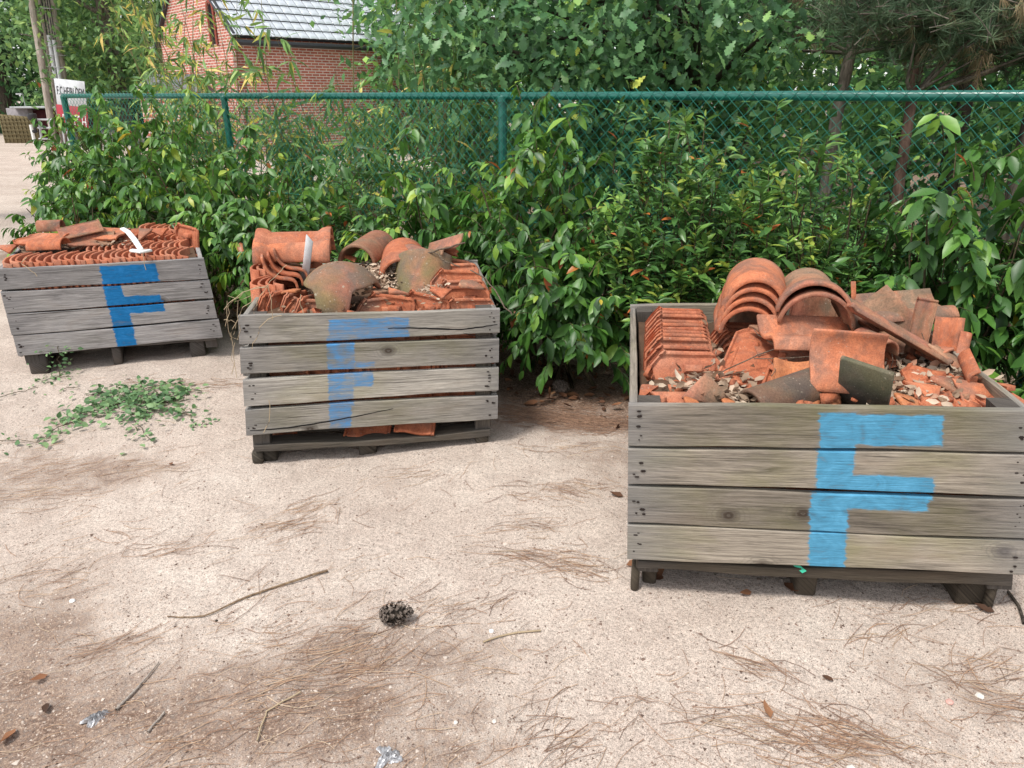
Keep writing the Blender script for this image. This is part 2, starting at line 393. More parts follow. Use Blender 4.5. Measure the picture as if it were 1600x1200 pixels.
MAT = dict(
    ground=m_ground(),
    terra=m_terra('terracotta', (.49, .155, .072), .62, 0, .32),
    terra_row=m_terra('terracotta_clean', (.49, .158, .078), .42, 0, .28),
    terra_old=m_terra('terracotta_weathered', (.40, .150, .092), .75, .3, .6),
    terra_moss=m_terra('terracotta_mossy', (.36, .140, .085), .6, .85, .45),
    terra_dark=m_terra('terracotta_stained', (.27, .115, .075), .8, .3, .3, .75),
    terra_bright=m_terra('terracotta_bright', (.52, .185, .075), .25, 0, .2),
    slab=m_terra('mossy_slab', (.055, .055, .050), .6, .38, .1),
    bark_oak=m_bark('bark_oak', (.035, .028, .022), (.115, .095, .075)),
    bark_pine=m_bark('bark_pine', (.060, .035, .026), (.20, .125, .095)),
    bark_grey=m_bark('bark_grey', (.075, .062, .05), (.22, .19, .155)),
    stem=m_bark('shrub_stem', (.055, .045, .025), (.16, .125, .075), (40, 40, 8)),
    twig=m_bark('dry_twig', (.10, .07, .05), (.26, .20, .15), (60, 60, 60)),
    culm=m_bark('bamboo_culm', (.13, .11, .05), (.28, .25, .13), (12, 12, 5)),
    laurel=m_leaf('laurel_leaf', G_LAUREL, .42, .26), laurel1=m_leaf('laurel_leaf_single', G_LAUREL, .42, .26, .5, 'obj'),
    small=m_leaf('small_laurel_leaf', G_SMALL, .36, .2),
    oak=m_leaf('oak_leaf', G_OAK, .45, .25, .45), bamboo=m_leaf('bamboo_leaf', G_BAMBOO, .42, .3, .45),
    wood=m_leaf('wood_leaf', G_WOOD, .5, .3, .35), pale=m_leaf('pale_tree_leaf', G_PALE, .5, .3, .35),
    pine=m_leaf('pine_needles', [(0, (.045, .085, .045)), (.6, (.105, .170, .090)), (.85, (.17, .235, .125)), (1, (.26, .18, .10))], .55, .1, .3),
    weed=m_leaf('weed_leaf', [(0, (.05, .115, .045)), (.5, (.12, .235, .095)), (1, (.26, .40, .18))], .5, .25, .35),
    dryleaf=m_leaf('dry_leaf', [(0, (.075, .045, .03)), (.3, (.19, .115, .07)), (.65, (.42, .31, .22)), (.9, (.62, .52, .40)), (1, (.36, .13, .06))], .8, .15, .2),
    brownleaf=m_leaf('brown_leaf', [(0, (.06, .032, .02)), (.4, (.16, .075, .04)), (.75, (.28, .13, .065)), (1, (.40, .23, .12))], .75, .12, .25),
    needle=m_leaf('fallen_needle', [(0, (.20, .12, .085)), (.5, (.40, .24, .155)), (.8, (.50, .33, .21)), (1, (.62, .48, .34))], .7, .1, .25),
    chip=m_leaf('bark_crumb', [(0, (.09, .06, .048)), (.25, (.24, .165, .13)), (.55, (.42, .33, .27)), (1, (.60, .52, .45))], .9, .0, .15),
    straw=m_plain('straw', (.40, .31, .20), .75, .25),
    green_metal=m_plain('green_coated_steel', (.008, .105, .080), .28, .5, 0, .25, 6, .05),
    wire=m_plain('green_wire', (.016, .20, .145), .4, .5, 0, .15, 6, 0),
    brick=m_brick(),
    glazed=None, nail=m_plain('rusty_nail', (.028, .02, .017), .7, .3, .3),
    white=m_plain('white_plastic', (.78, .78, .76), .5, .4, 0, .1), whitewood=m_plain('white_painted_lath', (.66, .69, .70), .7, .3, 0, .2, 20),
    black=m_plain('black_plastic', (.014, .014, .016), .55, .5, 0, .3), grey=m_plain('galvanised_steel', (.42, .43, .44), .5, .4, .3, .2),
    pipe=m_plain('grey_pipe', (.50, .52, .53), .5, .4, 0, .15), gutter=m_plain('dark_gutter', (.03, .032, .038), .4, .5),
    panel=m_bark('yellowed_panel', (.13, .105, .055), (.25, .205, .115), (3, 3, 30)), shedwall=m_plain('shed_grey', (.27, .25, .26), .8, .2), dred=m_plain('dark_red_boards', (.075, .022, .025), .8, .2),
    pole=m_bark('weathered_pole', (.26, .215, .18), (.52, .46, .40), (14, 14, 1.5)),
    green_strap=m_plain('green_strap', (.02, .36, .22), .5, .4), stone=m_plain('pink_stone', (.56, .33, .28), .8, .3), chalk=m_plain('pale_stone', (.62, .58, .52), .85, .2),
    foil=m_plain('crumpled_foil', (.42, .42, .43), .4, .5, .55, .2, 30), dark=m_plain('dark_opening', (.012, .010, .010), .8, .2),
    cone=m_bark('cone_scale', (.10, .075, .06), (.40, .33, .28), (60, 60, 60)))
_k = NT('roof_tile_sky_sheen'); _n = _k.noise(_k.coord('Object'), 6, 3, .6)
_k.base(_k.ramp(_n, [(.3, (.50, .54, .59)), (.7, (.62, .66, .71))])); _k.rough(.12); _k.p.inputs['IOR'].default_value = 2.2  # pale base colour stands in for sky reflected off a dark glaze
MAT['glazed'] = _k.m
# ============================================================ the setting: ground
FD = np.array([-.8, .6])                      # direction of the fence, running away to the left
FN = np.array([-.6, -.8])                     # from the fence towards the crates
def fence_pt(s, off=0.0, z=0.0):              # s metres left of the middle post, off metres in front of the fence
    p = np.array([-.06, 4.945]) + FD * s + FN * off
    return np.array([p[0], p[1], z])
def front_of_fence(x, y): return (x + .06) * FN[0] + (y - 4.945) * FN[1]

def grid_axis(lo, hi, step, far, n):
    mid = np.arange(lo, hi + step / 2, step); t = (np.linspace(0, 1, n + 1)[1:]) ** 3
    return np.concatenate([(lo - t * (far + lo))[::-1], mid, hi + t * (far - hi)])
def build_ground():
    xs = grid_axis(-4.2, 3.0, .045, 400, 26); ys = grid_axis(.7, 6.2, .045, 400, 26)
    X, Y = np.meshgrid(xs, ys)
    fade = np.exp(-np.maximum(0, np.hypot(X, Y - 3) - 5) / 2.5)
    Z = gh(X, Y) * fade - .008 * (1 - fade)
    def nz(x, y, s, o): return np.sin(x*s+o)*np.sin(y*s*1.13+o*2) + .5*np.sin(x*s*2.3+y*s*.7+o) + .35*np.sin(y*s*3.1-x*s*1.9+o*3)
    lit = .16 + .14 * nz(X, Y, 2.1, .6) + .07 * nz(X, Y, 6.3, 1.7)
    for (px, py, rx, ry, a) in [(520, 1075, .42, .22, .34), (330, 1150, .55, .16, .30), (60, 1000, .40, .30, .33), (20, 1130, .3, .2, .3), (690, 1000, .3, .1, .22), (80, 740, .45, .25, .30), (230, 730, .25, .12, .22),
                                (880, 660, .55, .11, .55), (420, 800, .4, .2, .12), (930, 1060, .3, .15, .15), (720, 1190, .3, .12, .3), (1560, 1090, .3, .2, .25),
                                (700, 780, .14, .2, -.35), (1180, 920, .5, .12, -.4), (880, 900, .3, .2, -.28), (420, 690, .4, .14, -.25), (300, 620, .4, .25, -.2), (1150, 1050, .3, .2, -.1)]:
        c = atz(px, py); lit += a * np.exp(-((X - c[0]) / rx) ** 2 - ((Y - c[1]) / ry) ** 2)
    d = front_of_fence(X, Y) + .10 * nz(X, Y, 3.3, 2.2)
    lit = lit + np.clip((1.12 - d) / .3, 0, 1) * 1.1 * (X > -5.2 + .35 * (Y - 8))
    V = np.stack([X, Y, Z], -1).reshape(-1, 3); nx = len(xs)
    i, j = np.meshgrid(np.arange(len(ys) - 1), np.arange(nx - 1), indexing='ij'); a = (i * nx + j).ravel()
    T = np.concatenate([np.stack([a, a + 1, a + nx + 1], -1), np.stack([a, a + nx + 1, a + nx], -1)])
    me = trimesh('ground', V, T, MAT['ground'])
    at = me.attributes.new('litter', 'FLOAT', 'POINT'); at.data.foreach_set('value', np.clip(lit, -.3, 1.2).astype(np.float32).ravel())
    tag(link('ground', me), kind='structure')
build_ground()

# ============================================================ the three pallet crates
class Crate:
    def __init__(s, name, label, fl_b, fr_b, fr_t, fl_t, back, planks, tone, green, rects, paint, wear, feet_z=0.0):
        s.c = [np.asarray(q, float) for q in (fl_b, fr_b, fr_t, fl_t)]; s.back = np.asarray(back, float)
        s.L = np.linalg.norm(s.c[1] - s.c[0]); s.H = np.linalg.norm(s.c[3] - s.c[0]); s.D = np.linalg.norm(s.back)
        s.org = np.array([s.c[0][0], s.c[0][1], 0.0])
        s.root = empty(name, s.org); tag(s.root, label, 'crate', 'pallet crates full of roof tiles')
        s.m_front = m_wood('crate_board_painted', tone, green, rects, paint, wear); s.m_side = m_wood('crate_board', tone, green * .6)
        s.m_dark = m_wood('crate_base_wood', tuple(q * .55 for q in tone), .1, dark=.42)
        L, D, H = s.L, s.D, s.H; t = .024
        for k, (z0, z1, dx0, dx1, sag) in enumerate(planks):
            s.plank('plank', 'x', (-.004 + dx0, -t, z0 * H), (L + .004 + dx1, 0, z1 * H), s.m_front, sag, nails=True)
            s.plank('plank', 'x', (-.002, D, z0 * H), (L + .002, D + t, z1 * H), s.m_side, 0)
            for x0 in (0.0, L - t):
                s.plank('plank', 'y', (x0, .001, z0 * H - .012), (x0 + t, D - .001, z1 * H - (.012 if k else .002)), s.m_side, 0)
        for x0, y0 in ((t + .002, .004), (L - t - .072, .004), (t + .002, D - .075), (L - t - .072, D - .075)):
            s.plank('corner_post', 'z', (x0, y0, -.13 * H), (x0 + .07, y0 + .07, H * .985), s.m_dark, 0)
    def P(s, x, y, z):
        u, w = x / s.L, z / s.H
        a, b, c, d = s.c
        return a * (1-u) * (1-w) + b * u * (1-w) + c * u * w + d * (1-u) * w + s.back * (y / s.D)
    def plank(s, name, axis, lo, hi, mat, sag=0, nails=False, warp=.0022, cham=.003, parent=None):
        lo = np.array(lo, float); hi = np.array(hi, float); ax = 'xyz'.index(axis); o1, o2 = [i for i in range(3) if i != ax]
        n = max(3, int((hi[ax] - lo[ax]) / .07)); cs = []; ph = rng.uniform(0, 6.28, 4)
        for k in range(n + 1):
            t = k / n; j = [warp * 1.5 * (math.sin(ph[q] + t * 4.2) + .35 * math.sin(ph[q] * 3 + t * 17)) for q in range(4)]
            a0, a1, b0, b1 = lo[o1] + j[0] * .5, hi[o1] + j[1] * .5, lo[o2] + j[2], hi[o2] + j[3]; c = cham
            sg = sag * math.sin(math.pi * t)
            for (p, q) in ((a0+c, b0), (a1-c, b0), (a1, b0+c), (a1, b1-c), (a1-c, b1), (a0+c, b1), (a0, b1-c), (a0, b0+c)):
                v = np.zeros(3); v[ax] = lo[ax] + (hi[ax] - lo[ax]) * t; v[o1] = p; v[o2] = q
                if ax != 2: v[2] += sg
                cs.append(v)
        loc = np.array(cs); f = []
        for k in range(n):
            for i in range(8): f.append((k*8+i, k*8+(i+1) % 8, (k+1)*8+(i+1) % 8, (k+1)*8+i))
        f += [tuple(range(8)), tuple(n*8 + i for i in range(8))]
        W = np.array([s.P(*p) for p in loc]) - s.org
        me = pymesh(name, W, f, mat, True, 25)
        bm = bmesh.new(); bm.from_mesh(me); bmesh.ops.recalc_face_normals(bm, faces=bm.faces); bm.to_mesh(me); bm.free()
        vi = np.zeros(len(me.loops), np.int32); me.loops.foreach_get('vertex_index', vi)
        along = loc[:, ax]; across = loc[:, o2] + loc[:, o1] * .7
        for nm, uv in (('board', np.stack([along, across], -1)), ('face', np.stack([(loc[:, ax] - lo[ax]) / (hi[ax] - lo[ax]) if ax != 0 else loc[:, 0] / s.L, loc[:, 2] / s.H], -1))):
            l = me.uv_layers.new(name=nm); l.data.foreach_set('uv', uv[vi].astype(np.float32).ravel())
        o = link(name, me, parent or s.root)
        if nails:
            mb = MB()
            for xe in (.035, s.L - .035):
                for q in range(random.randint(4, 6)):
                    c = np.array([xe + rng.normal(0, .010), lo[1] - .001, lo[2] + (hi[2] - lo[2]) * rng.uniform(.12, .9)]); rr = rng.uniform(.0025, .005); el = rng.uniform(1, 2.6)
                    ring = [s.P(*(c + np.array([rr * el * math.cos(a), 0, rr * math.sin(a)]))) - s.org for a in np.linspace(0, 2 * math.pi, 7)[:-1]]
                    tip = s.P(*(c + np.array([0, -.0025, 0]))) - s.org
                    mb.add(ring + [tip], [(i, (i + 1) % 6, 6) for i in range(6)])
            tag(mb.build('nail_heads', MAT['nail'], o), kind='stuff')
        return o

def inv_face(quad, px, py):
    """position of a pixel on a crate front given its four projected corners (fl_b, fr_b, fr_t, fl_t)"""
    q = [project(p) for p in quad]; u = w = .5
    for _ in range(12):
        f = q[0]*(1-u)*(1-w) + q[1]*u*(1-w) + q[2]*u*w + q[3]*(1-u)*w - np.array([px, py])
        du = (q[1]-q[0])*(1-w) + (q[2]-q[3])*w; dw = (q[3]-q[0])*(1-u) + (q[2]-q[1])*u
        s = np.linalg.solve(np.array([du, dw]).T, -f); u += s[0]; w += s[1]
    return u, w
def paint_rects(quad, rects):
    out = []
    for (x0, x1, y0, y1) in rects:
        a = inv_face(quad, x0, (y0+y1)/2); b = inv_face(quad, x1, (y0+y1)/2); c = inv_face(quad, (x0+x1)/2, y0); d = inv_face(quad, (x0+x1)/2, y1)
        out.append((a[0], b[0], d[1], c[1]))
    return out

# largest crate, front right
q3 = [aty(982, 866, 1.985), aty(1597, 893, 1.885), aty(1612, 634, 1.865), aty(984, 629, 1.965)]
r3 = [(1285, 1474, 641, 686), (1284, 1342, 638, 706), (1279, 1338, 694, 772), (1330, 1460, 731, 768), (1272, 1452, 762, 784), (1270, 1329, 760, 832), (1267, 1325, 820, 900)]
C3 = Crate('pallet_crate', 'largest grey wooden crate with light blue letter F, nearest on the right', *q3, (.155, 1.02, .012),
           [(0, .232, 0, -.006, 0), (.247, .488, 0, 0, -.002), (.508, .742, 0, .004, 0), (.758, 1.0, 0, .006, 0)], (.295, .255, .205), .75, paint_rects(q3, r3), (.085, .30, .47), .12)
# middle crate
q2 = [aty(385, 678, 2.885), aty(776, 651, 3.085), aty(778, 480, 3.065), aty(375, 492, 2.865)]
r2 = [(508, 634, 494, 527), (506, 549, 520, 582), (549, 580, 560, 568), (508, 548, 572, 630), (546, 578, 576, 598), (510, 544, 620, 680)]
C2 = Crate('pallet_crate', 'middle grey crate with faded blue letter F and a split bottom board', *q2, (-.13, .95, .0),
           [(.0, .225, .01, -.002, .004), (.265, .485, .006, 0, .002), (.53, .745, 0, 0, 0), (.785, 1.0, 0, .002, 0)], (.34, .315, .275), .55, paint_rects(q2, r2), (.060, .225, .46), .8)
# left crate, leaning
q1 = [aty(29, 554, 3.985), aty(345, 526, 4.345), aty(317, 403, 4.315), aty(-6, 419, 3.955)]
r1 = [(151, 242, 412, 441), (157, 187, 436, 480), (185, 247, 459, 478), (166, 253, 470, 487), (166, 198, 470, 513), (174, 206, 504, 548)]
C1 = Crate('pallet_crate', 'leaning grey crate with deep blue letter F at the left edge', *q1, (-.40, .88, .0),
           [(0, .235, .004, .006, 0), (.25, .485, .0, .0, 0), (.505, .74, 0, .004, 0), (.76, 1.0, -.004, 0, 0)], (.315, .30, .295), .12, paint_rects(q1, r1), (.012, .16, .40), .12)

# bases: skids, blocks and the lowest board of each crate
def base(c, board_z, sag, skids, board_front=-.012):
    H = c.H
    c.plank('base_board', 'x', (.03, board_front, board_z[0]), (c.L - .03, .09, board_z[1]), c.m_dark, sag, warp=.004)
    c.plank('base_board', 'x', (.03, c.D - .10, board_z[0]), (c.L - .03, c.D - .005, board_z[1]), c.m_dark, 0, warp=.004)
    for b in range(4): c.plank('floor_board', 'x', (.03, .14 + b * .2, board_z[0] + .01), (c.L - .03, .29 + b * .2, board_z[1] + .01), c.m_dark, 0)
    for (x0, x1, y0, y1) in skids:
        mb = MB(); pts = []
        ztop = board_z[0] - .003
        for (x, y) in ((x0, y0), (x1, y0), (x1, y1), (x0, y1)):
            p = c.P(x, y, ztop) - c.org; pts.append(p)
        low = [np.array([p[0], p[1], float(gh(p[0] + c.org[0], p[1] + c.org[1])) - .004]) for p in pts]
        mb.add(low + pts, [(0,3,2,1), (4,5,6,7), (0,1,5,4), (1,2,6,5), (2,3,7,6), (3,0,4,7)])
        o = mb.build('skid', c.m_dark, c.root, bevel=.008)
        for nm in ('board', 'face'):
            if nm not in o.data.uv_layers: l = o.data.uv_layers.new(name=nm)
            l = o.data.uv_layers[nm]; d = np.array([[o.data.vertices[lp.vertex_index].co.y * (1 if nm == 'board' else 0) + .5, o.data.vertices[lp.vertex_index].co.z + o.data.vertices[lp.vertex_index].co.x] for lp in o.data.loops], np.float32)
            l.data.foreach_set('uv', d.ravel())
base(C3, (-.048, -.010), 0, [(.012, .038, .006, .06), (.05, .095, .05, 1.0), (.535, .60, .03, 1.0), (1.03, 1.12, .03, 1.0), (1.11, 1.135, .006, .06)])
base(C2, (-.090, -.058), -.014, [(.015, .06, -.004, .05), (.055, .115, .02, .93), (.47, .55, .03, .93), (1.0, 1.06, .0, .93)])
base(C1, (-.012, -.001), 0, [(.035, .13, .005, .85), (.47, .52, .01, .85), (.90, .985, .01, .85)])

# long splits in two boards of the middle crate
def split(c, plank_i, pix, w):
    fr = [o for o in c.root.children if o.name.startswith('plank') and 'nail_heads' in [q.name.split('.')[0] for q in o.children]][plank_i]
    pts = []
    for (x, y) in pix:
        u, q = inv_face(c.c, x, y); pts.append(c.P(u * c.L, -.0262, q * c.H) - c.org)
    pts = np.array(pts); t = np.linspace(0, len(pts) - 1, 25); P = np.stack([np.interp(t, np.arange(len(pts)), pts[:, i]) for i in range(3)], -1)
    for _ in range(4): P[1:-1] = P[1:-1] * .5 + (P[:-2] + P[2:]) * .25
    P[:, 2] += rng.normal(0, .0007, len(P)); ww = w * (.25 + np.sin(np.linspace(.3, math.pi * .92, len(P))))
    V = [p + np.array([0, 0, q]) for p, q in zip(P, ww)] + [p - np.array([0, 0, q]) for p, q in zip(P, ww)]; n = len(P)
    link('crack', pymesh('crack', V, [(i, n + i, n + i + 1, i + 1) for i in range(n - 1)], MAT['dark'], False), fr)
split(C2, 0, [(392, 668), (420, 667), (451, 664), (500, 656), (551, 646), (609, 634)], .0026)
split(C2, 3, [(600, 509), (650, 508), (706, 511), (740, 508), (776, 503)], .0030)
split(C2, 3, [(720, 516), (745, 521), (776, 517)], .0015)
# ============================================================ roof tiles: shapes
def sheet(P, nu, nv, thick, normal=None, keep=None):
    U, W = np.meshgrid(np.linspace(0, 1, nu + 1), np.linspace(0, 1, nv + 1), indexing='ij')
    pts = np.array([[P(u, w) for u, w in zip(ru, rw)] for ru, rw in zip(U, W)], float)
    if normal is None:
        du = np.gradient(pts, axis=0); dw = np.gradient(pts, axis=1); N = unit(np.cross(du, dw))
    else: N = np.array([[normal(u, w) for u, w in zip(ru, rw)] for ru, rw in zip(U, W)], float)
    bot = pts - N * thick; m = (nu + 1) * (nv + 1)
    V = np.concatenate([pts.reshape(-1, 3), bot.reshape(-1, 3)]); F = []
    ok = lambda i, j: 0 <= i < nu and 0 <= j < nv and (keep is None or keep((i + .5) / nu, (j + .5) / nv))
    idx = lambda i, j: i * (nv + 1) + j
    for i in range(nu):
        for j in range(nv):
            if not ok(i, j): continue
            a, b, c, d = idx(i, j), idx(i+1, j), idx(i+1, j+1), idx(i, j+1)
            F.append((a, b, c, d)); F.append((a+m, d+m, c+m, b+m))
            if not ok(i, j-1): F.append((a, a+m, b+m, b))
            if not ok(i+1, j): F.append((b, b+m, c+m, c))
            if not ok(i, j+1): F.append((c, c+m, d+m, d))
            if not ok(i-1, j): F.append((d, d+m, a+m, a))
    return V, F
def clean(name, V, F, mat, bev=.0022):
    used = sorted({i for f in F for i in f}); mp = {o: n for n, o in enumerate(used)}
    me = pymesh(name, [V[i] for i in used], [tuple(mp[i] for i in f) for f in F], mat, False)
    bevel_mesh(me, bev, 1, 50); return me
def smooth_profile(pts, n):
    pts = np.array(pts, float); d = np.concatenate([[0], np.cumsum(np.linalg.norm(np.diff(pts, axis=0), axis=1))]); d /= d[-1]
    t = np.linspace(0, 1, n + 1); P = np.stack([np.interp(t, d, pts[:, k]) for k in range(2)], -1)
    for _ in range(2): P[1:-1] = P[1:-1] * .5 + (P[:-2] + P[2:]) * .25
    return P
def prof_tile(name, pts, L, thick, mat, n=14, nl=3, keep=None, bow=0.0):
    pr = smooth_profile(pts, n)
    def P(u, w):
        q = pr[int(round(u * n))]; return (q[0], w * L, q[1] + bow * math.sin(math.pi * w))
    V, F = sheet(P, n, nl, thick, keep=keep); return clean(name, V, F, mat)
def flat_tile(name, mat, w=.245, L=.40, chamf=(.055, .03), lugs=True, wave=.006, broken=None):
    n = 18; m = 14
    gu = [0, .03, .05, .08, .1] + list(np.linspace(.17, .86, 9)) + [.9, .92, .95, 1 - .02, 1]; gv = [0, .03, .06] + list(np.linspace(.15, .85, 8)) + [.92, .955, .97, 1]
    def P(u, v):
        u = float(np.interp(u, np.linspace(0, 1, len(gu)), gu)); v = float(np.interp(v, np.linspace(0, 1, len(gv)), gv)); y = v * L; lo = -w/2 + max(0, y - (L - chamf[0])); hi = w/2 - max(0, y - (L - chamf[1]))
        x = lo + (hi - lo) * u; z = wave * math.sin((x / w + .5) * 2 * math.pi * 1.1) + (.009 if u < .04 else (-.004 if u < .09 else 0)) - (.009 if u > .93 else 0) + (.008 if v > .96 else (-.003 if v > .93 else 0)) + (.006 if v < .04 else 0)
        return (x, y, z)
    V, F = sheet(P, n, m, .014, keep=broken); V = list(map(tuple, V))
    if lugs:
        def cone(x, y, r, h):
            b = len(V); z0 = -.016
            for rr, zz in ((r, z0 + .02), (r * .9, z0 + .018 + h * .5), (r * .35, z0 + .018 + h)):
                for q in range(8): V.append((x + rr * math.cos(q * math.pi / 4), y + rr * math.sin(q * math.pi / 4), zz))
            for k in range(2):
                for q in range(8): F.append((b + k*8 + q, b + k*8 + (q+1) % 8, b + (k+1)*8 + (q+1) % 8, b + (k+1)*8 + q))
            F.append(tuple(b + 16 + q for q in range(8)))
        def blk(x0, x1, y0, y1, h):
            b = len(V)
            V.extend([(x0, y0, -.004), (x1, y0, -.004), (x1, y1, -.004), (x0, y1, -.004), (x0+.004, y0+.006, h), (x1-.004, y0+.006, h), (x1-.004, y1-.002, h*.8), (x0+.004, y1-.002, h*.8)])
            F.extend([tuple(b+i for i in f) for f in ((4,5,6,7), (0,1,5,4), (1,2,6,5), (2,3,7,6), (3,0,4,7))])
        cone(-.035, L - .115, .015, .016); blk(.0, .062, L - .075, L - .045, .024); blk(.055, .085, L - .16, L - .125, .02); blk(-.10, -.085, .05, L - .16, .010); blk(.03, .045, .03, L - .18, .008)
    return clean(name, V, F, mat)
def ridge_tile(name, mat, r=.115, L=.38, collar=.05, bulge=.018, taper=0.0, th=.015, a0=4, a1=176, n=18, keep=None, both=False):
    def P(u, w):
        a = R(a0 + (a1 - a0) * (1 - u)); rr = r * (1 + taper * (w - .5))
        y = w * L
        if collar and y < collar: rr += bulge * (1 - max(0, (y - collar * .72) / (collar * .28)))
        if both and y > L - collar: rr += bulge * (1 - max(0, (L - y - collar * .72) / (collar * .28)))
        return (rr * math.cos(a), y, rr * math.sin(a))
    V, F = sheet(P, n, 16, th, normal=lambda u, w: (math.cos(R(a0 + (a1-a0)*(1-u))), 0, math.sin(R(a0 + (a1-a0)*(1-u)))), keep=keep); return clean(name, V, F, mat)
def dome_tile(name, mat, r=.165):
    def lim(az):
        d = abs((az + 180) % 360 - 180)
        k = lambda x, a, b: min(1, max(0, (x - a) / (b - a)))
        t = 1 - k(d, 13, 34); back = k(d, 88, 110)
        return 60 + 48 * (t * t * (3 - 2*t)) + 18 * back
    def ang(u, w): az = -180 + 360 * u; return R(az), R(2 + (lim(az) - 2) * w)
    def N(u, w): a, p = ang(u, w); return (math.sin(a) * math.sin(p), -math.cos(a) * math.sin(p), math.cos(p))
    def P(u, w):
        n = N(u, w); a, p = ang(u, w); ex = max(0, math.degrees(p) - 90) / 90
        return (n[0] * r * 1.05, n[1] * r * (1.0 + .25 * ex), n[2] * r * .98 - ex * .05)
    V, F = sheet(P, 48, 14, .015, normal=N); return clean(name, V, F, mat, .002)
def shard(name, mat, r, seed, sides=6, curve=.15, th=.014):
    g = np.random.default_rng(seed); a = np.sort(g.uniform(0, 2*math.pi, sides) * .4 + np.linspace(0, 2*math.pi, sides, endpoint=False) * 1.0); rr = r * g.uniform(.6, 1.15, sides)
    pts = [(rr[i] * math.cos(a[i]), rr[i] * math.sin(a[i])) for i in range(sides)]
    fine = []
    for i in range(sides):
        p, q = np.array(pts[i]), np.array(pts[(i+1) % sides])
        for t in (0, .33, .66): fine.append(p + (q - p) * t + (g.normal(0, r * .02, 2) if t else 0))
    m = len(fine); z = lambda p: -curve / r * p[0] ** 2
    V = [(0, 0, 0)] + [(p[0], p[1], z(p)) for p in fine] + [(0, 0, -th)] + [(p[0], p[1], z(p) - th) for p in fine]
    F = []
    for i in range(m):
        j = (i + 1) % m
        F += [(0, 1+i, 1+j), (m+1, m+2+j, m+2+i), (1+i, m+2+i, m+2+j, 1+j)]
    return clean(name, V, F, mat, .0018)

S_PROFILE = [(-.125, .012), (-.105, -.002), (-.07, -.022), (-.03, -.026), (.01, -.012), (.045, .020), (.075, .036), (.105, .026), (.125, .004)]
C_PROFILE = [(-.11, .050), (-.098, .020), (-.078, .004), (-.05, 0), (.02, 0), (.045, .010), (.10, .056)]
HALF = [(.085 * math.cos(a), .085 * math.sin(a)) for a in np.linspace(math.pi, 0, 14)]
T = dict(
    flat=flat_tile('flat_tile', MAT['terra_row']), flat_old=flat_tile('flat_tile_old', MAT['terra']), flat_plain=flat_tile('flat_tile_plain', MAT['terra'], lugs=False, wave=.010, chamf=(.04, .04)),
    flat_weath=flat_tile('flat_tile_weathered', MAT['terra_old'], lugs=False, wave=.014, chamf=(.01, .01)),
    flat_broken=flat_tile('flat_tile_broken', MAT['terra'], broken=lambda u, v: v > .35 + .25 * u + .05 * math.sin(19 * u)),
    pan_s=prof_tile('pan_tile', S_PROFILE, .36, .014, MAT['terra']), pan_s_old=prof_tile('pan_tile_old', S_PROFILE, .36, .014, MAT['terra_old']),
    pan_c=prof_tile('hollow_tile', C_PROFILE, .36, .012, MAT['terra_row'], 12, 2), pan_bright=prof_tile('pan_tile_bright', [(x * .9, z * 1.3) for x, z in S_PROFILE], .22, .013, MAT['terra_bright']),
    pan_big=prof_tile('roll_tile', [(-.12, .035), (-.09, .045), (-.05, .03), (0, .0), (.05, -.012), (.10, -.005), (.13, .02)], .30, .015, MAT['terra'], 14, 4, bow=.012),
    ridge=ridge_tile('ridge_tile', MAT['terra'], .120, .36, .045, -.014), ridge_old=ridge_tile('ridge_tile_old', MAT['terra_old'], .125, .36), ridge_plain=ridge_tile('ridge_tile_plain', MAT['terra_old'], .10, .34, 0),
    ridge_flare=ridge_tile('ridge_tile_flared', MAT['terra_old'], .118, .36, .10, .022, -.10), ridge_long=ridge_tile('ridge_tile_long', MAT['terra'], .092, .38, .06, .022, both=True),
    ridge_dark=ridge_tile('ridge_tile_dark', MAT['terra_dark'], .075, .40, 0, th=.013), ridge_moss=ridge_tile('ridge_tile_mossy', MAT['terra_moss'], .145, .30, 0, a0=12, a1=168),
    ridge_small=ridge_tile('ridge_tile_small', MAT['terra'], .055, .24, .03, .008, th=.010), half=prof_tile('half_round', HALF, .20, .013, MAT['terra_old'], 14, 3),
    half_thin=prof_tile('half_round_thin', [(x * .75, z * .75) for x, z in HALF], .26, .012, MAT['terra'], 12, 3),
    dome=dome_tile('dome_tile', MAT['terra_moss']),
    shard_a=shard('shard_a', MAT['terra'], .075, 3), shard_b=shard('shard_b', MAT['terra'], .06, 5, 5), shard_c=shard('shard_c', MAT['terra_old'], .09, 9, 5, .3), shard_d=shard('shard_d', MAT['terra_bright'], .055, 12, 6),
    shard_tri=shard('shard_tri', MAT['terra_old'], .085, 21, 3, .05), shard_big=shard('shard_big', MAT['terra'], .12, 31, 6, .2))
def slab_mesh():
    mb = MB(); mb.box((-.095, 0, -.018), (.095, .21, .0)); me = pymesh('slab', mb.v, mb.f, MAT['slab'], False); bevel_mesh(me, .003); return me
T['slab'] = slab_mesh()

TILE_COUNT = [0]
def tile(key, org, ydir, nrm, name, label, group=None, s=1.0, cat='roof tile', wid=1.0, sink=0.0):
    o = link(name, T[key])
    y = unit(np.asarray(ydir, float)); n = np.asarray(nrm, float); z = unit(n - y * (n @ y)); x = np.cross(y, z)
    p = np.asarray(org, float) - z * sink
    o.matrix_world = Matrix(((x[0]*s*wid, y[0]*s, z[0]*s, p[0]), (x[1]*s*wid, y[1]*s, z[1]*s, p[1]), (x[2]*s*wid, y[2]*s, z[2]*s, p[2]), (0, 0, 0, 1)))
    TILE_COUNT[0] += 1
    return tag(o, label, cat, group)
def span(key, a, b, nrm, name, label, group=None, **kw):
    """tile running from photo point a=(x, y, z height) towards b"""
    A = atz(*a); B = atz(*b); return tile(key, A, B - A, nrm, name, label, group, **kw)
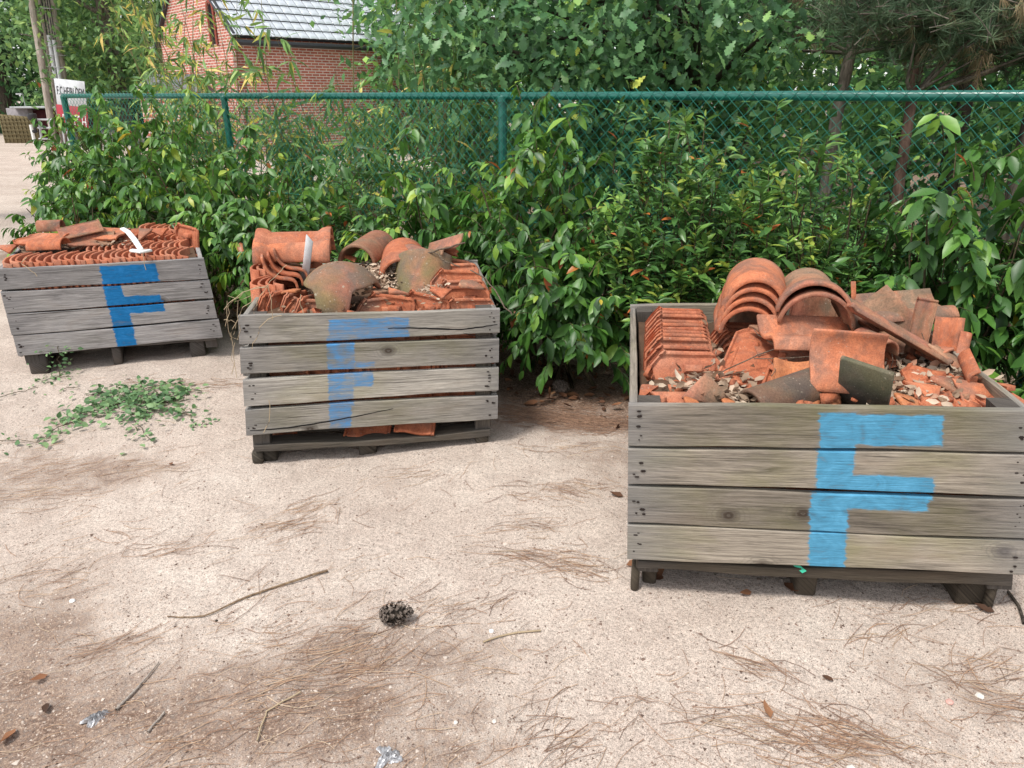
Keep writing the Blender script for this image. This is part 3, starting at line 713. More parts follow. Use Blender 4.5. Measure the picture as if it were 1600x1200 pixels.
# ============================================================ tiles in the largest crate
ORD = 'first second third fourth fifth sixth seventh eighth ninth tenth eleventh twelfth thirteenth fourteenth fifteenth sixteenth seventeenth eighteenth nineteenth twentieth twenty-first twenty-second twenty-third twenty-fourth twenty-fifth twenty-sixth twenty-seventh twenty-eighth twenty-ninth thirtieth'.split()
UPB = np.array([.03, .36, .93]); TOCAM = np.array([-.02, -.93, .36])
row_l = 'orange tile of the upright row along the left side, largest crate'
for i, (yy, dx) in enumerate([(482, 0), (486, 0), (491, 1), (500, 1), (505, 2), (511, 2), (516, 3), (521, 3), (527, 4), (540, 5)]):
    top = atz(1057 + dx, yy, .705 - .002 * i); y = unit(UPB + np.array([rng.normal(0, .01), rng.normal(0, .015), 0]))
    tile('flat', top - y * .40, y, TOCAM, 'clay_tile', ORD[i] + ' from the back, ' + row_l, 'upright tile row, left in the largest crate')
y = unit(np.array([.02, .45, .9])); tile('flat', atz(1068, 549, .70) - y * .40, y, (-.05, -.9, .45), 'clay_tile', 'orange tile showing its knob and lug at the front of the left row, largest crate')
for i, yy in enumerate([504, 509, 515, 520, 527, 536]):
    top = atz(1158 + 2 * i, yy, .69 - .006 * i); y = unit(UPB + np.array([rng.normal(0, .02), rng.normal(0, .02), 0]))
    tile('flat_old', top - y * .40, y, TOCAM, 'clay_tile', ORD[i] + ' from the back of the weathered tiles in the short row under the ridge stack', 'short tile row under the ridge stack')
for i, lab in enumerate(['topmost of the four nested half-round ridge tiles in the largest crate', 'second from the top of the four nested ridge tiles', 'third from the top of the four nested ridge tiles', 'lowest of the four nested ridge tiles in the largest crate']):
    c = aty(1180 - 4 * i, 479 + 15 * i, 2.50 - .01 * i)
    tile('ridge', c, (.31 - .02 * i, 1, -.02 - .02 * i), (.05 - .04 * i, 0, 1), 'ridge_tile', lab, 'nested ridge tiles', s=.94)
for i, lab in enumerate(['grey-stained flared ridge tile lying beside the four nested ridge tiles', 'ridge tile peeking out under the flared grey-stained one']):
    tile('ridge_flare', aty(1271 + 3 * i, 497 + 17 * i, 2.40 - .015 * i), (.27, 1, .04), (.04, 0, 1), 'ridge_tile', lab, s=.86)
span('pan_s', (1196, 520, .765), (1325, 524, .755), (.05, -.25, 1), 'pan_tile', 'wavy orange tile lying flat across the middle of the largest crate', s=.86)
span('shard_c', (1205, 516, .755), (1240, 516, .755), (0, -.3, 1), 'tile_fragment', 'brownish tile fragment left of the flat wavy tile', s=.8)
span('flat_weath', (1321, 468, .86), (1474, 556, .69), (.45, .0, .85), 'clay_tile', 'long pinkish tile leaning diagonally down to the right in the largest crate', s=.92)
span('pan_s_old', (1340, 478, .80), (1412, 560, .64), (-.35, -.5, .75), 'pan_tile', 'grey hollow tile tucked under the diagonal pinkish tile', s=1.0)
span('pan_s_old', (1352, 484, .77), (1475, 474, .79), (0, -.25, 1), 'pan_tile', 'weathered tile lying at the back right of the largest crate', s=.82)
tile('flat_weath', aty(1428, 556, 2.42), (.16, .22, .96), (-.40, -.9, .2), 'clay_tile', 'pointed grey-orange tile standing upright at the back right of the largest crate', wid=.55, s=.50)
tile('pan_s', aty(1474, 578, 2.36), (.10, .3, .95), (-.55, -.8, .2), 'pan_tile', 'tile standing on end against the right wall of the largest crate', s=.50, wid=.7)
tile('half_thin', aty(1490, 578, 2.34), (.22, .35, .9), (.75, -.6, .1), 'half_round_tile', 'thin curved tile standing beside the right wall of the largest crate', s=.5)
span('half', (1450, 572, .64), (1508, 578, .63), (.1, -.2, 1), 'half_round_tile', 'arched tile piece lying on the dry leaves at the right of the largest crate', s=.6)
tile('half_thin', aty(1532, 596, 2.08), (.25, .9, .2), (-.85, -.1, -.25), 'half_round_tile', 'crescent shaped tile end at the right wall of the largest crate', s=.55)
tile('shard_b', atz(1402, 562, .66), (.8, .5, -.15), (.1, -.45, .9), 'tile_fragment', 'small flat orange fragment on the dry leaves in the largest crate', s=1.1)
tile('half', aty(1385, 556, 2.22), (-.35, 1, .1), (.15, -.1, 1), 'half_round_tile', 'small arched tile behind the big rolled tile', s=.62)
tile('pan_big', aty(1382, 574, 2.10), (-1, .10, .05), (.15, -.95, .30), 'roll_tile', 'big smooth rolled tile standing behind the dark mossy slab', s=.74)
tile('slab', aty(1344, 640, 2.05), (-.25, -.42, .86), (-.62, -.60, -.46), 'stone_slab', 'dark mossy flat slab standing at the front of the largest crate', cat='slab', s=.92, wid=.85)
span('ridge_dark', (1172, 640, .62), (1308, 592, .665), (-.25, -.55, .8), 'half_round_tile', 'dark stained half-round tile lying left of the slab', s=.84)
tile('flat_old', atz(1172, 606, .64), (.42, .85, .22), (-.12, -.48, .85), 'clay_tile', 'orange tile lying with its lug up in the middle of the largest crate', s=.9)
tile('shard_big', atz(1262, 566, .66), (.3, .9, .1), (.2, -.3, .9), 'tile_fragment', 'broken orange tile piece under the twigs in the largest crate')
tile('shard_tri', atz(1108, 612, .665), (.25, .35, .9), (-.1, -.93, .3), 'tile_fragment', 'brown triangular tile fragment at the front of the largest crate', s=1.05)
tile('pan_bright', atz(1262, 650, .585), (.12, .62, .75), (-.25, -.75, .6), 'pan_tile', 'bright orange curled tile end at the front of the largest crate', s=.85)
tile('pan_bright', atz(1232, 655, .575), (.35, .6, .7), (-.45, -.65, .6), 'pan_tile', 'bright orange tile end half hidden under the curled one', s=.7)
tile('shard_d', atz(1378, 618, .655), (.12, .3, .95), (.35, -.9, .2), 'tile_fragment', 'narrow bright orange stub right of the mossy slab', wid=.45, s=1.25)
for px, py, k, s, lab in [(1016, 612, 'shard_b', .9, 'small orange fragment in the left front corner of the largest crate'), (1052, 618, 'shard_a', 1.0, 'flat orange fragment under the dry leaves at the left front'), (1142, 630, 'shard_d', .6, 'tiny orange fragment at the front edge below the triangular one')]:
    tile(k, atz(px, py, .645), (1, .3, .1), (-.1, -.4, .9), 'tile_fragment', lab, s=s)
tile('flat_old', atz(1488, 644, .645), (.22, .95, .10), (.0, -.30, 1), 'clay_tile', 'orange tile with lugs lying at the right front of the largest crate', s=.72)
tile('flat_old', atz(1578, 634, .655), (-.10, 1, .06), (-.1, -.25, 1), 'clay_tile', 'orange tile with a dark spot at the right front corner of the largest crate', s=.52)
tile('shard_a', atz(1540, 632, .645), (1, .2, 0), (0, -.35, .92), 'tile_fragment', 'grey-edged orange fragment at the front rim beside the right corner', s=.9)
tile('shard_c', atz(1420, 520, .70), (1, .4, 0), (0, -.3, .92), 'tile_fragment', 'fragment behind the diagonal pinkish tile')
tile('half_thin', aty(1336, 470, 2.7), (.0, .4, .9), (-.9, -.3, 0), 'tile_fragment', 'thin upright tile sliver behind the flared ridge tile', s=.28, wid=.35)
y = unit(np.array([.1, .12, .98])); tile('flat_weath', aty(1180, 470, 2.86) - y * .33, y, (-.3, -.9, .2), 'clay_tile', 'weathered filler tile added behind the nested ridge tiles to darken their openings', s=.95, wid=.85)  # added filler: closes the open back so the arches are dark inside
y = unit(np.array([.1, .12, .98])); tile('flat_weath', aty(1276, 468, 2.80) - y * .33, y, (-.35, -.9, .2), 'clay_tile', 'weathered filler tile added behind the flared ridge tiles to darken their openings', s=.92, wid=.8)  # second added filler, blocks light coming through behind the flared pair

# broken pieces thrown on top
for q, (px, py, z, k, s_, lab) in enumerate([(1448, 604, .675, 'shard_a', .9, 'rounded fragment in the middle of the dry leaves, largest crate'), (1500, 600, .675, 'shard_c', .8, 'brown fragment right of the dry leaves, largest crate'), (1400, 600, .67, 'shard_b', .8, 'fragment at the left edge of the dry leaves, largest crate'), (1525, 612, .67, 'shard_big', .55, 'broad fragment near the right front corner, largest crate'),
        (1455, 545, .70, 'shard_big', .6, 'broken piece below the standing tiles, largest crate'), (1488, 560, .69, 'shard_tri', .9, 'pointed fragment by the right wall, largest crate'), (1424, 628, .66, 'shard_d', 1.0, 'bright fragment at the front rim below the leaves'), (1395, 640, .645, 'shard_c', .7, 'brown fragment at the front rim beside the slab'),
        (1448, 634, .655, 'shard_b', 1.0, 'flat fragment at the front rim right of the bright one'), (1240, 545, .71, 'shard_c', .9, 'brown fragment under the flat wavy tile'), (1215, 575, .68, 'shard_a', .8, 'fragment on the lugged tile in the middle, largest crate'), (1180, 545, .70, 'shard_b', .9, 'small fragment right of the short row, largest crate'),
        (1085, 632, .65, 'shard_d', .8, 'bright fragment beside the triangular one at the left front'), (1360, 505, .76, 'shard_a', .9, 'fragment between the flared ridge tile and the diagonal tile'), (1555, 600, .68, 'shard_b', 1.1, 'fragment resting on the right wall side, largest crate')]):
    tile(k, atz(px, py, z), (math.cos(q * 2.1), math.sin(q * 2.1), .2 * math.sin(q)), (.35 * math.sin(q * 1.7), -.45 + .2 * math.cos(q), .9), 'tile_fragment', lab, s=s_)
# tiles in the middle crate
for q, (px, py, z, k, s_, lab) in enumerate([(690, 452, .71, 'shard_a', .9, 'fragment between the mossy half-round and the right-hand stack'), (620, 452, .70, 'shard_b', .9, 'fragment below the pale litter, middle crate'), (585, 452, .70, 'shard_c', .8, 'brown fragment right of the dome'), (668, 402, .78, 'shard_big', .7, 'broken piece under the upturned tile, middle crate'), (700, 392, .79, 'shard_a', .9, 'fragment at the back of the right-hand stack'), (545, 402, .74, 'shard_b', .9, 'fragment under the greyish half-round tile'), (455, 452, .71, 'shard_d', .8, 'bright fragment left of the dome'), (735, 440, .73, 'shard_c', .7, 'brown fragment on the right-hand stack, middle crate')]):
    tile(k, atz(px, py, z), (math.cos(q * 2.3), math.sin(q * 2.3), .2 * math.sin(q)), (.3 * math.sin(q * 1.7), -.4 + .2 * math.cos(q), .9), 'tile_fragment', lab, s=s_)
for i, (px, py) in enumerate([(394, 437), (406, 437), (418, 436), (430, 435)]):
    tile('pan_c', atz(px, py, .72) - np.array([0, 0, .36]), (.03, 0, 1), (1, .1, 0), 'hollow_tile', ORD[i] + ' from the left of four curved tile ends, front row, middle crate', 'curved tile ends, front row in the middle crate', s=1.0)
for i, (px, py) in enumerate([(394, 414), (404, 413), (414, 412), (423, 411)]):
    tile('pan_c', atz(px, py, .74) - np.array([0, 0, .36]), (.03, 0, 1), (1, .1, 0), 'hollow_tile', ORD[i] + ' from the left of four curved tile ends, second row, middle crate', 'curved tile ends, second row in the middle crate')
for px, py, lab in [(455, 415, 'rearmost of three S-shaped tiles stacked on edge in the middle crate'), (447, 424, 'middle one of three S-shaped tiles stacked on edge'), (438, 430, 'front one of three S-shaped tiles stacked on edge')]:
    tile('pan_s', atz(px, py, .755), (-.33, 1, -.12), (.70, .1, .7), 'pan_tile', lab, s=.82)
span('ridge_long', (405, 391, .79), (520, 388, .79), (0, -.12, 1), 'ridge_tile', 'long ridge tile with a collar at each end, top back of the middle crate', s=.94)
span('ridge_long', (403, 404, .755), (519, 402, .755), (0, -.12, 1), 'ridge_tile', 'ridge tile lying under the long collared one', s=.96)
tile('ridge_small', atz(494, 420, .68), (-.03, .25, .95), (.1, -.95, .2), 'ridge_tile', 'small pipe-like tile standing beside the white lath', s=.62)
for px, py, lab in [(398, 452, 'tile standing on edge at the left front corner of the middle crate'), (411, 451, 'second tile on edge from the left front corner, middle crate'), (435, 452, 'third tile on edge from the left front corner, middle crate'), (457, 457, 'fourth tile on edge from the left front corner, middle crate')]:
    tile('flat_old', np.maximum(atz(px + 24, py + 6, .70), [-9, 3.06, 0]) - np.array([0, 0, .40]), (0, .05, 1), (.74, -.66, .1), 'clay_tile', lab, wid=.62)
p = aty(531, 410, 3.21)
tile('dome', p - np.array([0, .02, .165]), (.02, 1, .05), (0, -.1, 1), 'junction_tile', 'mossy domed junction tile with a tongue, front of the middle crate', s=1.06)
tile('ridge_moss', aty(648, 486, 3.30), (.02, .55, .80), (-.22, -.75, .55), 'half_round_tile', 'mossy half-round tile with pale lichen spots right of the dome', sink=.12)
tile('ridge_plain', aty(557, 413, 3.66), (.18, 1, .05), (0, 0, 1), 'ridge_tile', 'greyish half-round tile opening towards the dome')
tile('ridge_plain', aty(684, 425, 3.45), (-.6, .85, .02), (.1, 0, 1), 'ridge_tile', 'brown arched tile lying at the right of the mossy half-round', s=.85)
tile('ridge', aty(628, 436, 3.48), (-.10, 1, .08), (0, 0, 1), 'ridge_tile', 'smooth orange half-round tile behind the mossy one', s=.95)
span('pan_s_old', (656, 397, .76), (722, 378, .86), (-.2, -.35, .9), 'pan_tile', 'upturned tile piece at the back right of the middle crate', s=.72)
for i, (px, py, z, lab) in enumerate([(704, 399, .77, 'rearmost tile of the right-hand stack, middle crate'), (708, 408, .765, 'second rearmost tile of the right-hand stack, middle crate'), (713, 418, .76, 'third rearmost tile of the right-hand stack, middle crate'),
                                      (718, 433, .735, 'middle tile of the right-hand stack, middle crate'), (722, 445, .72, 'tile with a knob in the right-hand stack, middle crate'), (729, 468, .685, 'foremost tile of the right-hand stack, middle crate')]):
    y = unit(np.array([rng.normal(0, .07), .14 + .05 * (5 - i), .95])); tile('flat_old', atz(px, py, z) + np.array([0, .07 * (i == 5) + .03 * (i == 4), 0]) - y * .40, y, (-.08 + rng.normal(0, .12), -.9, .3), 'clay_tile', lab, s=.97)
for px, py, z, yd, nr, lab in [(484, 463, .70, (.15, .5, .8), (-.1, -.85, .5), 'orange tile with a knob left below the dome'), (590, 466, .695, (-.25, .6, .75), (.1, -.8, .6), 'orange tile with a knob right below the dome'),
                               (602, 466, .705, (.3, .6, .7), (-.1, -.75, .6), 'orange tile under the lower edge of the mossy half-round'), (660, 470, .70, (.55, .45, .6), (-.25, -.75, .6), 'orange tile with a long raised edge at the front, middle crate')]:
    y = unit(np.array([yd[0] * .35, .10, 1.0])); q = atz(px, py, z); q[1] = max(q[1], 3.10 + .18 * (q[0] + .7)); q[2] -= .012; tile('flat_old', q - y * .38, y, nr, 'clay_tile', lab, s=.95)
mb = MB(); a = atz(476, 440, .66); b = atz(484, 371, .885)
d = unit(b - a); sx = unit(np.cross(d, (0, 1, 0))) * .017; sy = unit(np.cross(sx, d)) * .006
mb.add([a-sx-sy, a+sx-sy, a+sx+sy, a-sx+sy, b-sx-sy-d*.02, b+sx-sy+d*.01, b+sx+sy+d*.01, b-sx+sy-d*.02], [(0,3,2,1), (4,5,6,7), (0,1,5,4), (1,2,6,5), (2,3,7,6), (3,0,4,7)])
tag(mb.build('lath', MAT['whitewood'], bevel=.0015), 'white painted lath sticking up out of the middle crate', 'lath')

# tiles in the left crate
def c1(x, y, z): return C1.P(x, y, z)
top1 = C1.H
cx, cy = unit(C1.c[1] - C1.c[0]), unit(C1.back)
up1 = unit(C1.c[3] - C1.c[0])
def row(y, xs, z, lab, grp):
    for i, x in enumerate(xs):
        tile('pan_c', c1(x, y, top1 + z + rng.normal(0, .004)) - up1 * .36, up1 + rng.normal(0, .012, 3), cx + cy * .06, 'hollow_tile', ORD[i] + ' from the left, ' + lab, grp)
row(.145, np.arange(.03, .99, .0345), .022, 'hollow tile in the long front row of the leaning left crate', 'front row in the left crate')
row(.365, np.arange(.44, .98, .036), .030, 'hollow tile in the second row of the leaning left crate', 'second row in the left crate')
row(.58, np.arange(.56, .98, .037), .040, 'hollow tile in the third row of the leaning left crate', 'third row in the left crate')
row(.78, np.arange(.74, .99, .038), .075, 'hollow tile in the back row of the leaning left crate', 'back row in the left crate')
span('flat_plain', (90, 374, .70), (8, 371, .685), (0, -.28, 1), 'clay_tile', 'flat orange tile on top at the left of the left crate', s=.72)
span('ridge_small', (104, 386, .665), (56, 388, .655), (0, -.2, 1), 'ridge_tile', 'pipe-like tile with a collar lying on the left crate', s=.92)
span('flat_weath', (107, 374, .69), (165, 372, .685), (.0, -.35, 1), 'clay_tile', 'pale wavy tile lying right of the pipe-like one', s=.62)
span('flat_plain', (192, 366, .70), (112, 362, .71), (0, -.25, 1), 'clay_tile', 'pinkish tile lying at the back of the left crate', s=.75)
span('half', (62, 359, .685), (112, 357, .69), (.0, -.2, 1), 'half_round_tile', 'dark arched tile at the very back of the left crate', s=.75, wid=.7)
span('flat_weath', (92, 366, .72), (150, 353, .75), (0, -.35, 1), 'clay_tile', 'tilted grey-pink tile at the back of the left crate', s=.6)
y = unit(up1 + np.array([.06, .1, 0])); tile('flat', c1(1.035, .50, top1 + .13) - y * .40, y, -cx * .85 - cy * .5, 'clay_tile', 'tile standing against the right wall of the left crate', s=.98)
y = unit(up1 + np.array([.10, .1, 0])); tile('flat', c1(1.02, .33, top1 - .0) - y * .40, y, -cx * .85 - cy * .5, 'clay_tile', 'lower tile leaning on the right wall of the left crate', s=.95)
for px, py, z, k, lab in [(250, 358, .71, 'shard_a', 'orange fragment at the back of the left crate'), (225, 362, .70, 'shard_tri', 'pointed fragment behind the white bracket'), (200, 364, .69, 'shard_big', 'flat fragment behind the white bracket'), (14, 384, .66, 'shard_a', 'orange fragment in the left corner of the left crate'), (130, 385, .645, 'shard_b', 'small fragment among the litter on the left crate'), (45, 386, .645, 'shard_c', 'fragment left of the pipe-like tile')]:
    tile(k, atz(px, py, z), (1, .3, .15), (-.1, -.35, .95), 'tile_fragment', lab)
br = empty('plastic_bracket', atz(206, 378, .70)); tag(br, 'white T-shaped plastic bracket lying on the left crate', 'bracket')
o0 = np.array(br.location)
def bar(pts, w, h, name):
    mb = MB(); vs = []; pts = [np.asarray(p) - o0 for p in pts]
    for i, p in enumerate(pts):
        t = unit(pts[min(i+1, len(pts)-1)] - pts[max(0, i-1)]); s = unit(np.cross(t, (0, -.3, 1))) * w; u = unit(np.cross(s, t)) * h
        vs += [p - s - u, p + s - u, p + s * .8 + u, p - s * .8 + u]
    n = len(pts); fs = [(i*4+k, i*4+(k+1) % 4, (i+1)*4+(k+1) % 4, (i+1)*4+k) for i in range(n-1) for k in range(4)] + [(3, 2, 1, 0), tuple((n-1)*4+k for k in range(4))]
    mb.add(vs, fs); me = pymesh(name, mb.v, mb.f, MAT['white'], False); bevel_mesh(me, .003); return link(name, me, br)
bar([atz(191, 357, .76), atz(200, 362, .765), atz(210, 374, .75), atz(221, 391, .70)], .016, .006, 'arm'); bar([atz(205, 391, .70), atz(220, 393, .705), atz(236, 391, .70)], .014, .006, 'foot')

# tiles packed lower down, seen through the gaps between boards
for c, nm, xs in ((C3, 'largest', np.arange(.09, 1.0, .145)), (C2, 'middle', np.arange(.09, .95, .15))):
    for i, x in enumerate(xs):
        p = c.P(x + .07, .05, .05); tile('flat_old', p, (rng.normal(0, .03), .10, 1), (rng.normal(0, .1), -1, .1), 'clay_tile', f'{ORD[i]} from the left of the tiles packed behind the front boards, {nm} crate', f'tiles behind the front boards, {nm} crate', s=1.0)
for px0, px1, py, lab in [(420, 462, 680, 'left of three tile edges under the lowest board of the middle crate'), (534, 610, 680, 'middle one of three tile edges under the lowest board of the middle crate'), (613, 680, 671, 'right of three tile edges under the lowest board of the middle crate')]:
    p = aty((px0 + px1) / 2, py + 6, 3.02); tile('flat_plain', p, (.05, .75, .55), (.05, -.6, .75), 'clay_tile', lab, wid=(px1 - px0) / 82, s=.9)
# ============================================================ dry leaf litter inside the crates
LEAF_DRY_V = np.array([(0, 0, 0), (-.22, .3, .06), (.22, .3, .10), (-.20, .7, .14), (.16, .72, .03), (0, 1, .12), (0, .5, -.03)]); LEAF_DRY_T = np.array([(0, 2, 6), (0, 6, 1), (1, 6, 3), (6, 2, 4), (3, 6, 5), (6, 4, 5)])
def litter_bed(c, name, label, z, amp, spots, cat='leaf litter'):
    """heap of crumbs with dry leaves lying on it"""
    n = 26; V = []; o = []
    for i in range(n + 1):
        for j in range(n + 1):
            x, y = .035 + (c.L - .07) * i / n, .03 + (c.D - .05) * j / n
            V.append(c.P(x, y, z + amp * (math.sin(x * 9 + 1) * math.sin(y * 8) + .6 * math.sin(x * 21 + y * 17)) + .03 * (y / c.D) + rng.normal(0, .004)))
    a = (np.arange(n)[:, None] * (n + 1) + np.arange(n)[None]).ravel()
    Tt = np.concatenate([np.stack([a, a + n + 1, a + n + 2], -1), np.stack([a, a + n + 2, a + 1], -1)]); V = np.array(V)
    lv = [np.full(len(V), .12)]; Vs = [V]; Ts = [Tt]; b = len(V)
    for (px, py, zz, rx, ry, cnt, size, lo, hi) in spots:
        ctr = atz(px, py, zz); pos = ctr + np.stack([rng.normal(0, rx, cnt), rng.normal(0, ry, cnt), np.abs(rng.normal(0, .012, cnt)) - .005], -1)
        rel = pos - c.P(0, 0, c.H); ex = unit(c.c[2] - c.c[3]); ey = unit(c.back)
        G = np.linalg.inv(np.array([[ex[0], ey[0]], [ex[1], ey[1]]])); uv = rel[:, :2] @ G.T
        pos = pos[(uv[:, 0] > .04) & (uv[:, 0] < c.L - .05) & (uv[:, 1] > .03) & (uv[:, 1] < c.D - .04)]; cnt = len(pos)
        ya = rng.normal(0, 1, (cnt, 3)) * np.array([1, 1, .35]); nr = rng.normal(0, .55, (cnt, 3)) + np.array([0, -.15, 1])
        v, t = scatter(LEAF_DRY_V, LEAF_DRY_T, pos, ya, nr, rng.uniform(.6, 1.3, cnt) * size); Vs.append(v); Ts.append(t + b); b += len(v)
        lv.append(np.repeat(rng.uniform(lo, hi, cnt), len(LEAF_DRY_V)))
    me = trimesh(name, np.concatenate(Vs), np.concatenate(Ts), MAT['dryleaf'], np.concatenate(lv), smooth=False)
    tag(link(name, me), label, cat, kind='stuff')
litter_bed(C3, 'leaf_litter', 'dry pale leaves lying between the tiles of the largest crate', C3.H - .085, .012,
           [(1430, 588, .652, .10, .09, 520, .040, .35, .97), (1402, 618, .65, .06, .05, 110, .038, .3, .95), (1482, 583, .655, .05, .06, 110, .04, .4, .95), (1140, 585, .645, .045, .10, 120, .042, .3, .95), (1150, 615, .64, .04, .05, 80, .04, .4, .95), (1060, 605, .645, .06, .02, 34, .042, .4, .97),
            (1300, 560, .65, .3, .2, 160, .035, .1, .7), (1200, 600, .64, .25, .05, 60, .035, .2, .8), (1318, 545, .70, .03, .05, 40, .03, .5, .95)])
litter_bed(C2, 'leaf_litter', 'crumbly pale litter between the tiles of the middle crate', C2.H - .06, .010,
           [(597, 425, .70, .045, .09, 220, .026, .55, .95), (600, 445, .68, .04, .05, 110, .026, .5, .95), (677, 455, .68, .03, .06, 90, .026, .5, .95), (570, 420, .69, .06, .08, 110, .026, .4, .9), (560, 470, .66, .25, .1, 120, .03, .1, .7)])
litter_bed(C1, 'leaf_litter', 'grey-brown litter between the tiles of the leaning left crate', C1.H - .025, .010,
           [(30, 388, .635, .10, .04, 150, .03, .2, .9), (130, 383, .645, .12, .04, 200, .026, .3, .95), (180, 380, .65, .08, .05, 140, .026, .4, .95), (100, 372, .65, .3, .12, 140, .03, .1, .8)])

def rubble(c, label, n, z):
    x = rng.uniform(.06, c.L - .07, n); y = rng.uniform(.04, c.D * .75, n) ; P = np.array([c.P(a, b, c.H + z + .03 * b) for a, b in zip(x, y)])
    tv = np.array([(-.5, -.4, 0), (.5, -.3, 0), (.35, .5, .05), (-.3, .45, 0), (-.4, -.3, -.3), (.4, -.2, -.3), (.3, .4, -.25), (-.2, .35, -.3)], float)
    tt = np.array([(0, 1, 2), (0, 2, 3), (0, 4, 5), (0, 5, 1), (1, 5, 6), (1, 6, 2), (2, 6, 7), (2, 7, 3), (3, 7, 4), (3, 4, 0)])
    v, t = scatter(tv, tt, P, rng.normal(0, 1, (n, 3)) * np.array([1, 1, .4]), rng.normal(0, .5, (n, 3)) + np.array([0, -.2, 1]), rng.uniform(.018, .055, n), rng.uniform(.5, 1.3, n))
    tag(link('tile_rubble', trimesh('tile_rubble', v, t, MAT['terra'], smooth=False)), label, 'rubble', kind='stuff')
rubble(C3, 'small tile crumbs between the pieces in the largest crate', 80, -.045)
rubble(C2, 'small tile crumbs between the pieces in the middle crate', 60, -.03)
# ============================================================ green chain-link fence
FZ = 1.5
fence = empty('chain_link_fence', fence_pt(0)); tag(fence, 'dark green chain-link fence with a round top rail behind the hedge', 'fence')
forg = np.array(fence.location)
F_POSTS = [-3.0, 0.0, 3.0, 5.98]
for s in F_POSTS:
    mb = MB(); p = fence_pt(s) - forg; mb.tube([p + (0, 0, -.05), p + (0, 0, FZ - .02)], .027 if s < 5 else .032, 14)
    o = mb.build('post', MAT['green_metal'], fence)
    mb = MB(); mb.tube([p + (0, 0, FZ - .035), p + (0, 0, FZ - .005), p + (0, 0, FZ + .012)], [.033, .034, .02], 14); mb.build('cap', MAT['green_metal'], o)
for a, b in zip(F_POSTS[:-1], F_POSTS[1:]):
    mb = MB(); mb.tube([fence_pt(a + (.002 if a > -3 else 0), 0, FZ) - forg, fence_pt(b, 0, FZ) - forg], .0235, 14); mb.build('top_rail', MAT['green_metal'], fence)
    D = .069; polys = []; n = int(round((b - a) / D)); step = (b - a) / n
    zz = np.arange(.06, FZ + .055, D / 2)
    h = step / 2
    for i in range(2 * n):                       # each wire zigzags over half a mesh and hooks into its neighbours
        pts = [fence_pt(a + (i + ((k + i) % 2)) * h, .030 + (.003 if (k % 2) else -.003), z) - forg for k, z in enumerate(zz)]
        polys.append((pts, .0022))
    v, t = tubes(polys, 3); o = link('wire_mesh', trimesh('wire_mesh', v, t, MAT['wire']), fence); tag(o, kind='stuff')
    for z in (.75, .12):
        mb = MB(); mb.tube([fence_pt(a, .036, z) - forg, fence_pt(b, .036, z) - forg], .0022, 5); mb.build('tension_wire', MAT['wire'], fence)
# ============================================================ leaves
def leaf_template(width, fold=.10, curl=.28, rows=((0, 0), (.22, .72), (.5, 1.0), (.78, .62), (1, 0))):
    V = []; F = []
    for i, (t, w) in enumerate(rows):
        z = -curl * t * t; V.append((0, t, z))
        if 0 < i < len(rows) - 1: V.append((-width / 2 * w, t, z + fold * w)); V.append((width / 2 * w, t, z + fold * w))
    c = [0] + [1 + 3 * k for k in range(len(rows) - 2)] + [1 + 3 * (len(rows) - 2)]
    F += [(0, c[1] + 2, c[1]), (0, c[1], c[1] + 1)]
    for k in range(1, len(rows) - 2):
        a, b = c[k], c[k + 1]
        F += [(a, a + 2, b + 2), (a, b + 2, b), (a, b, b + 1), (a, b + 1, a + 1)]
    e = c[-1]; a = c[-2]; F += [(a, a + 2, e), (a, e, a + 1)]
    return np.array(V, float), np.array(F, int)
LAUREL_V, LAUREL_T = leaf_template(.44, .075, .22)
LAUREL2_V, LAUREL2_T = leaf_template(.40, .03, .45)
SMALL_V, SMALL_T = leaf_template(.36, .07, .20)
BAMBOO_V, BAMBOO_T = leaf_template(.115, .015, .30, ((0, 0), (.15, .9), (.5, 1.0), (1, 0)))
def oak_template():
    prof = [(0, .02), (.14, .12), (.22, .07), (.36, .24), (.44, .13), (.60, .32), (.68, .20), (.82, .26), (.9, .14), (1.0, .06)]
    V = []; F = []
    for t, w in prof: V += [(-w, t, .05 * w / .3 - .15 * t * t), (0, t, -.15 * t * t), (w, t, .05 * w / .3 - .15 * t * t)]
    for i in range(len(prof) - 1):
        a, b = 3 * i, 3 * i + 3
        F += [(a, a + 1, b + 1), (a, b + 1, b), (a + 1, a + 2, b + 2), (a + 1, b + 2, b + 1)]
    return np.array(V, float), np.array(F, int)
OAK_V, OAK_T = oak_template()
DIA_V = np.array([(0, 0, 0), (-.26, .45, .05), (.26, .45, .05), (0, 1, -.08)], float); DIA_T = np.array([(0, 2, 1), (1, 2, 3)])

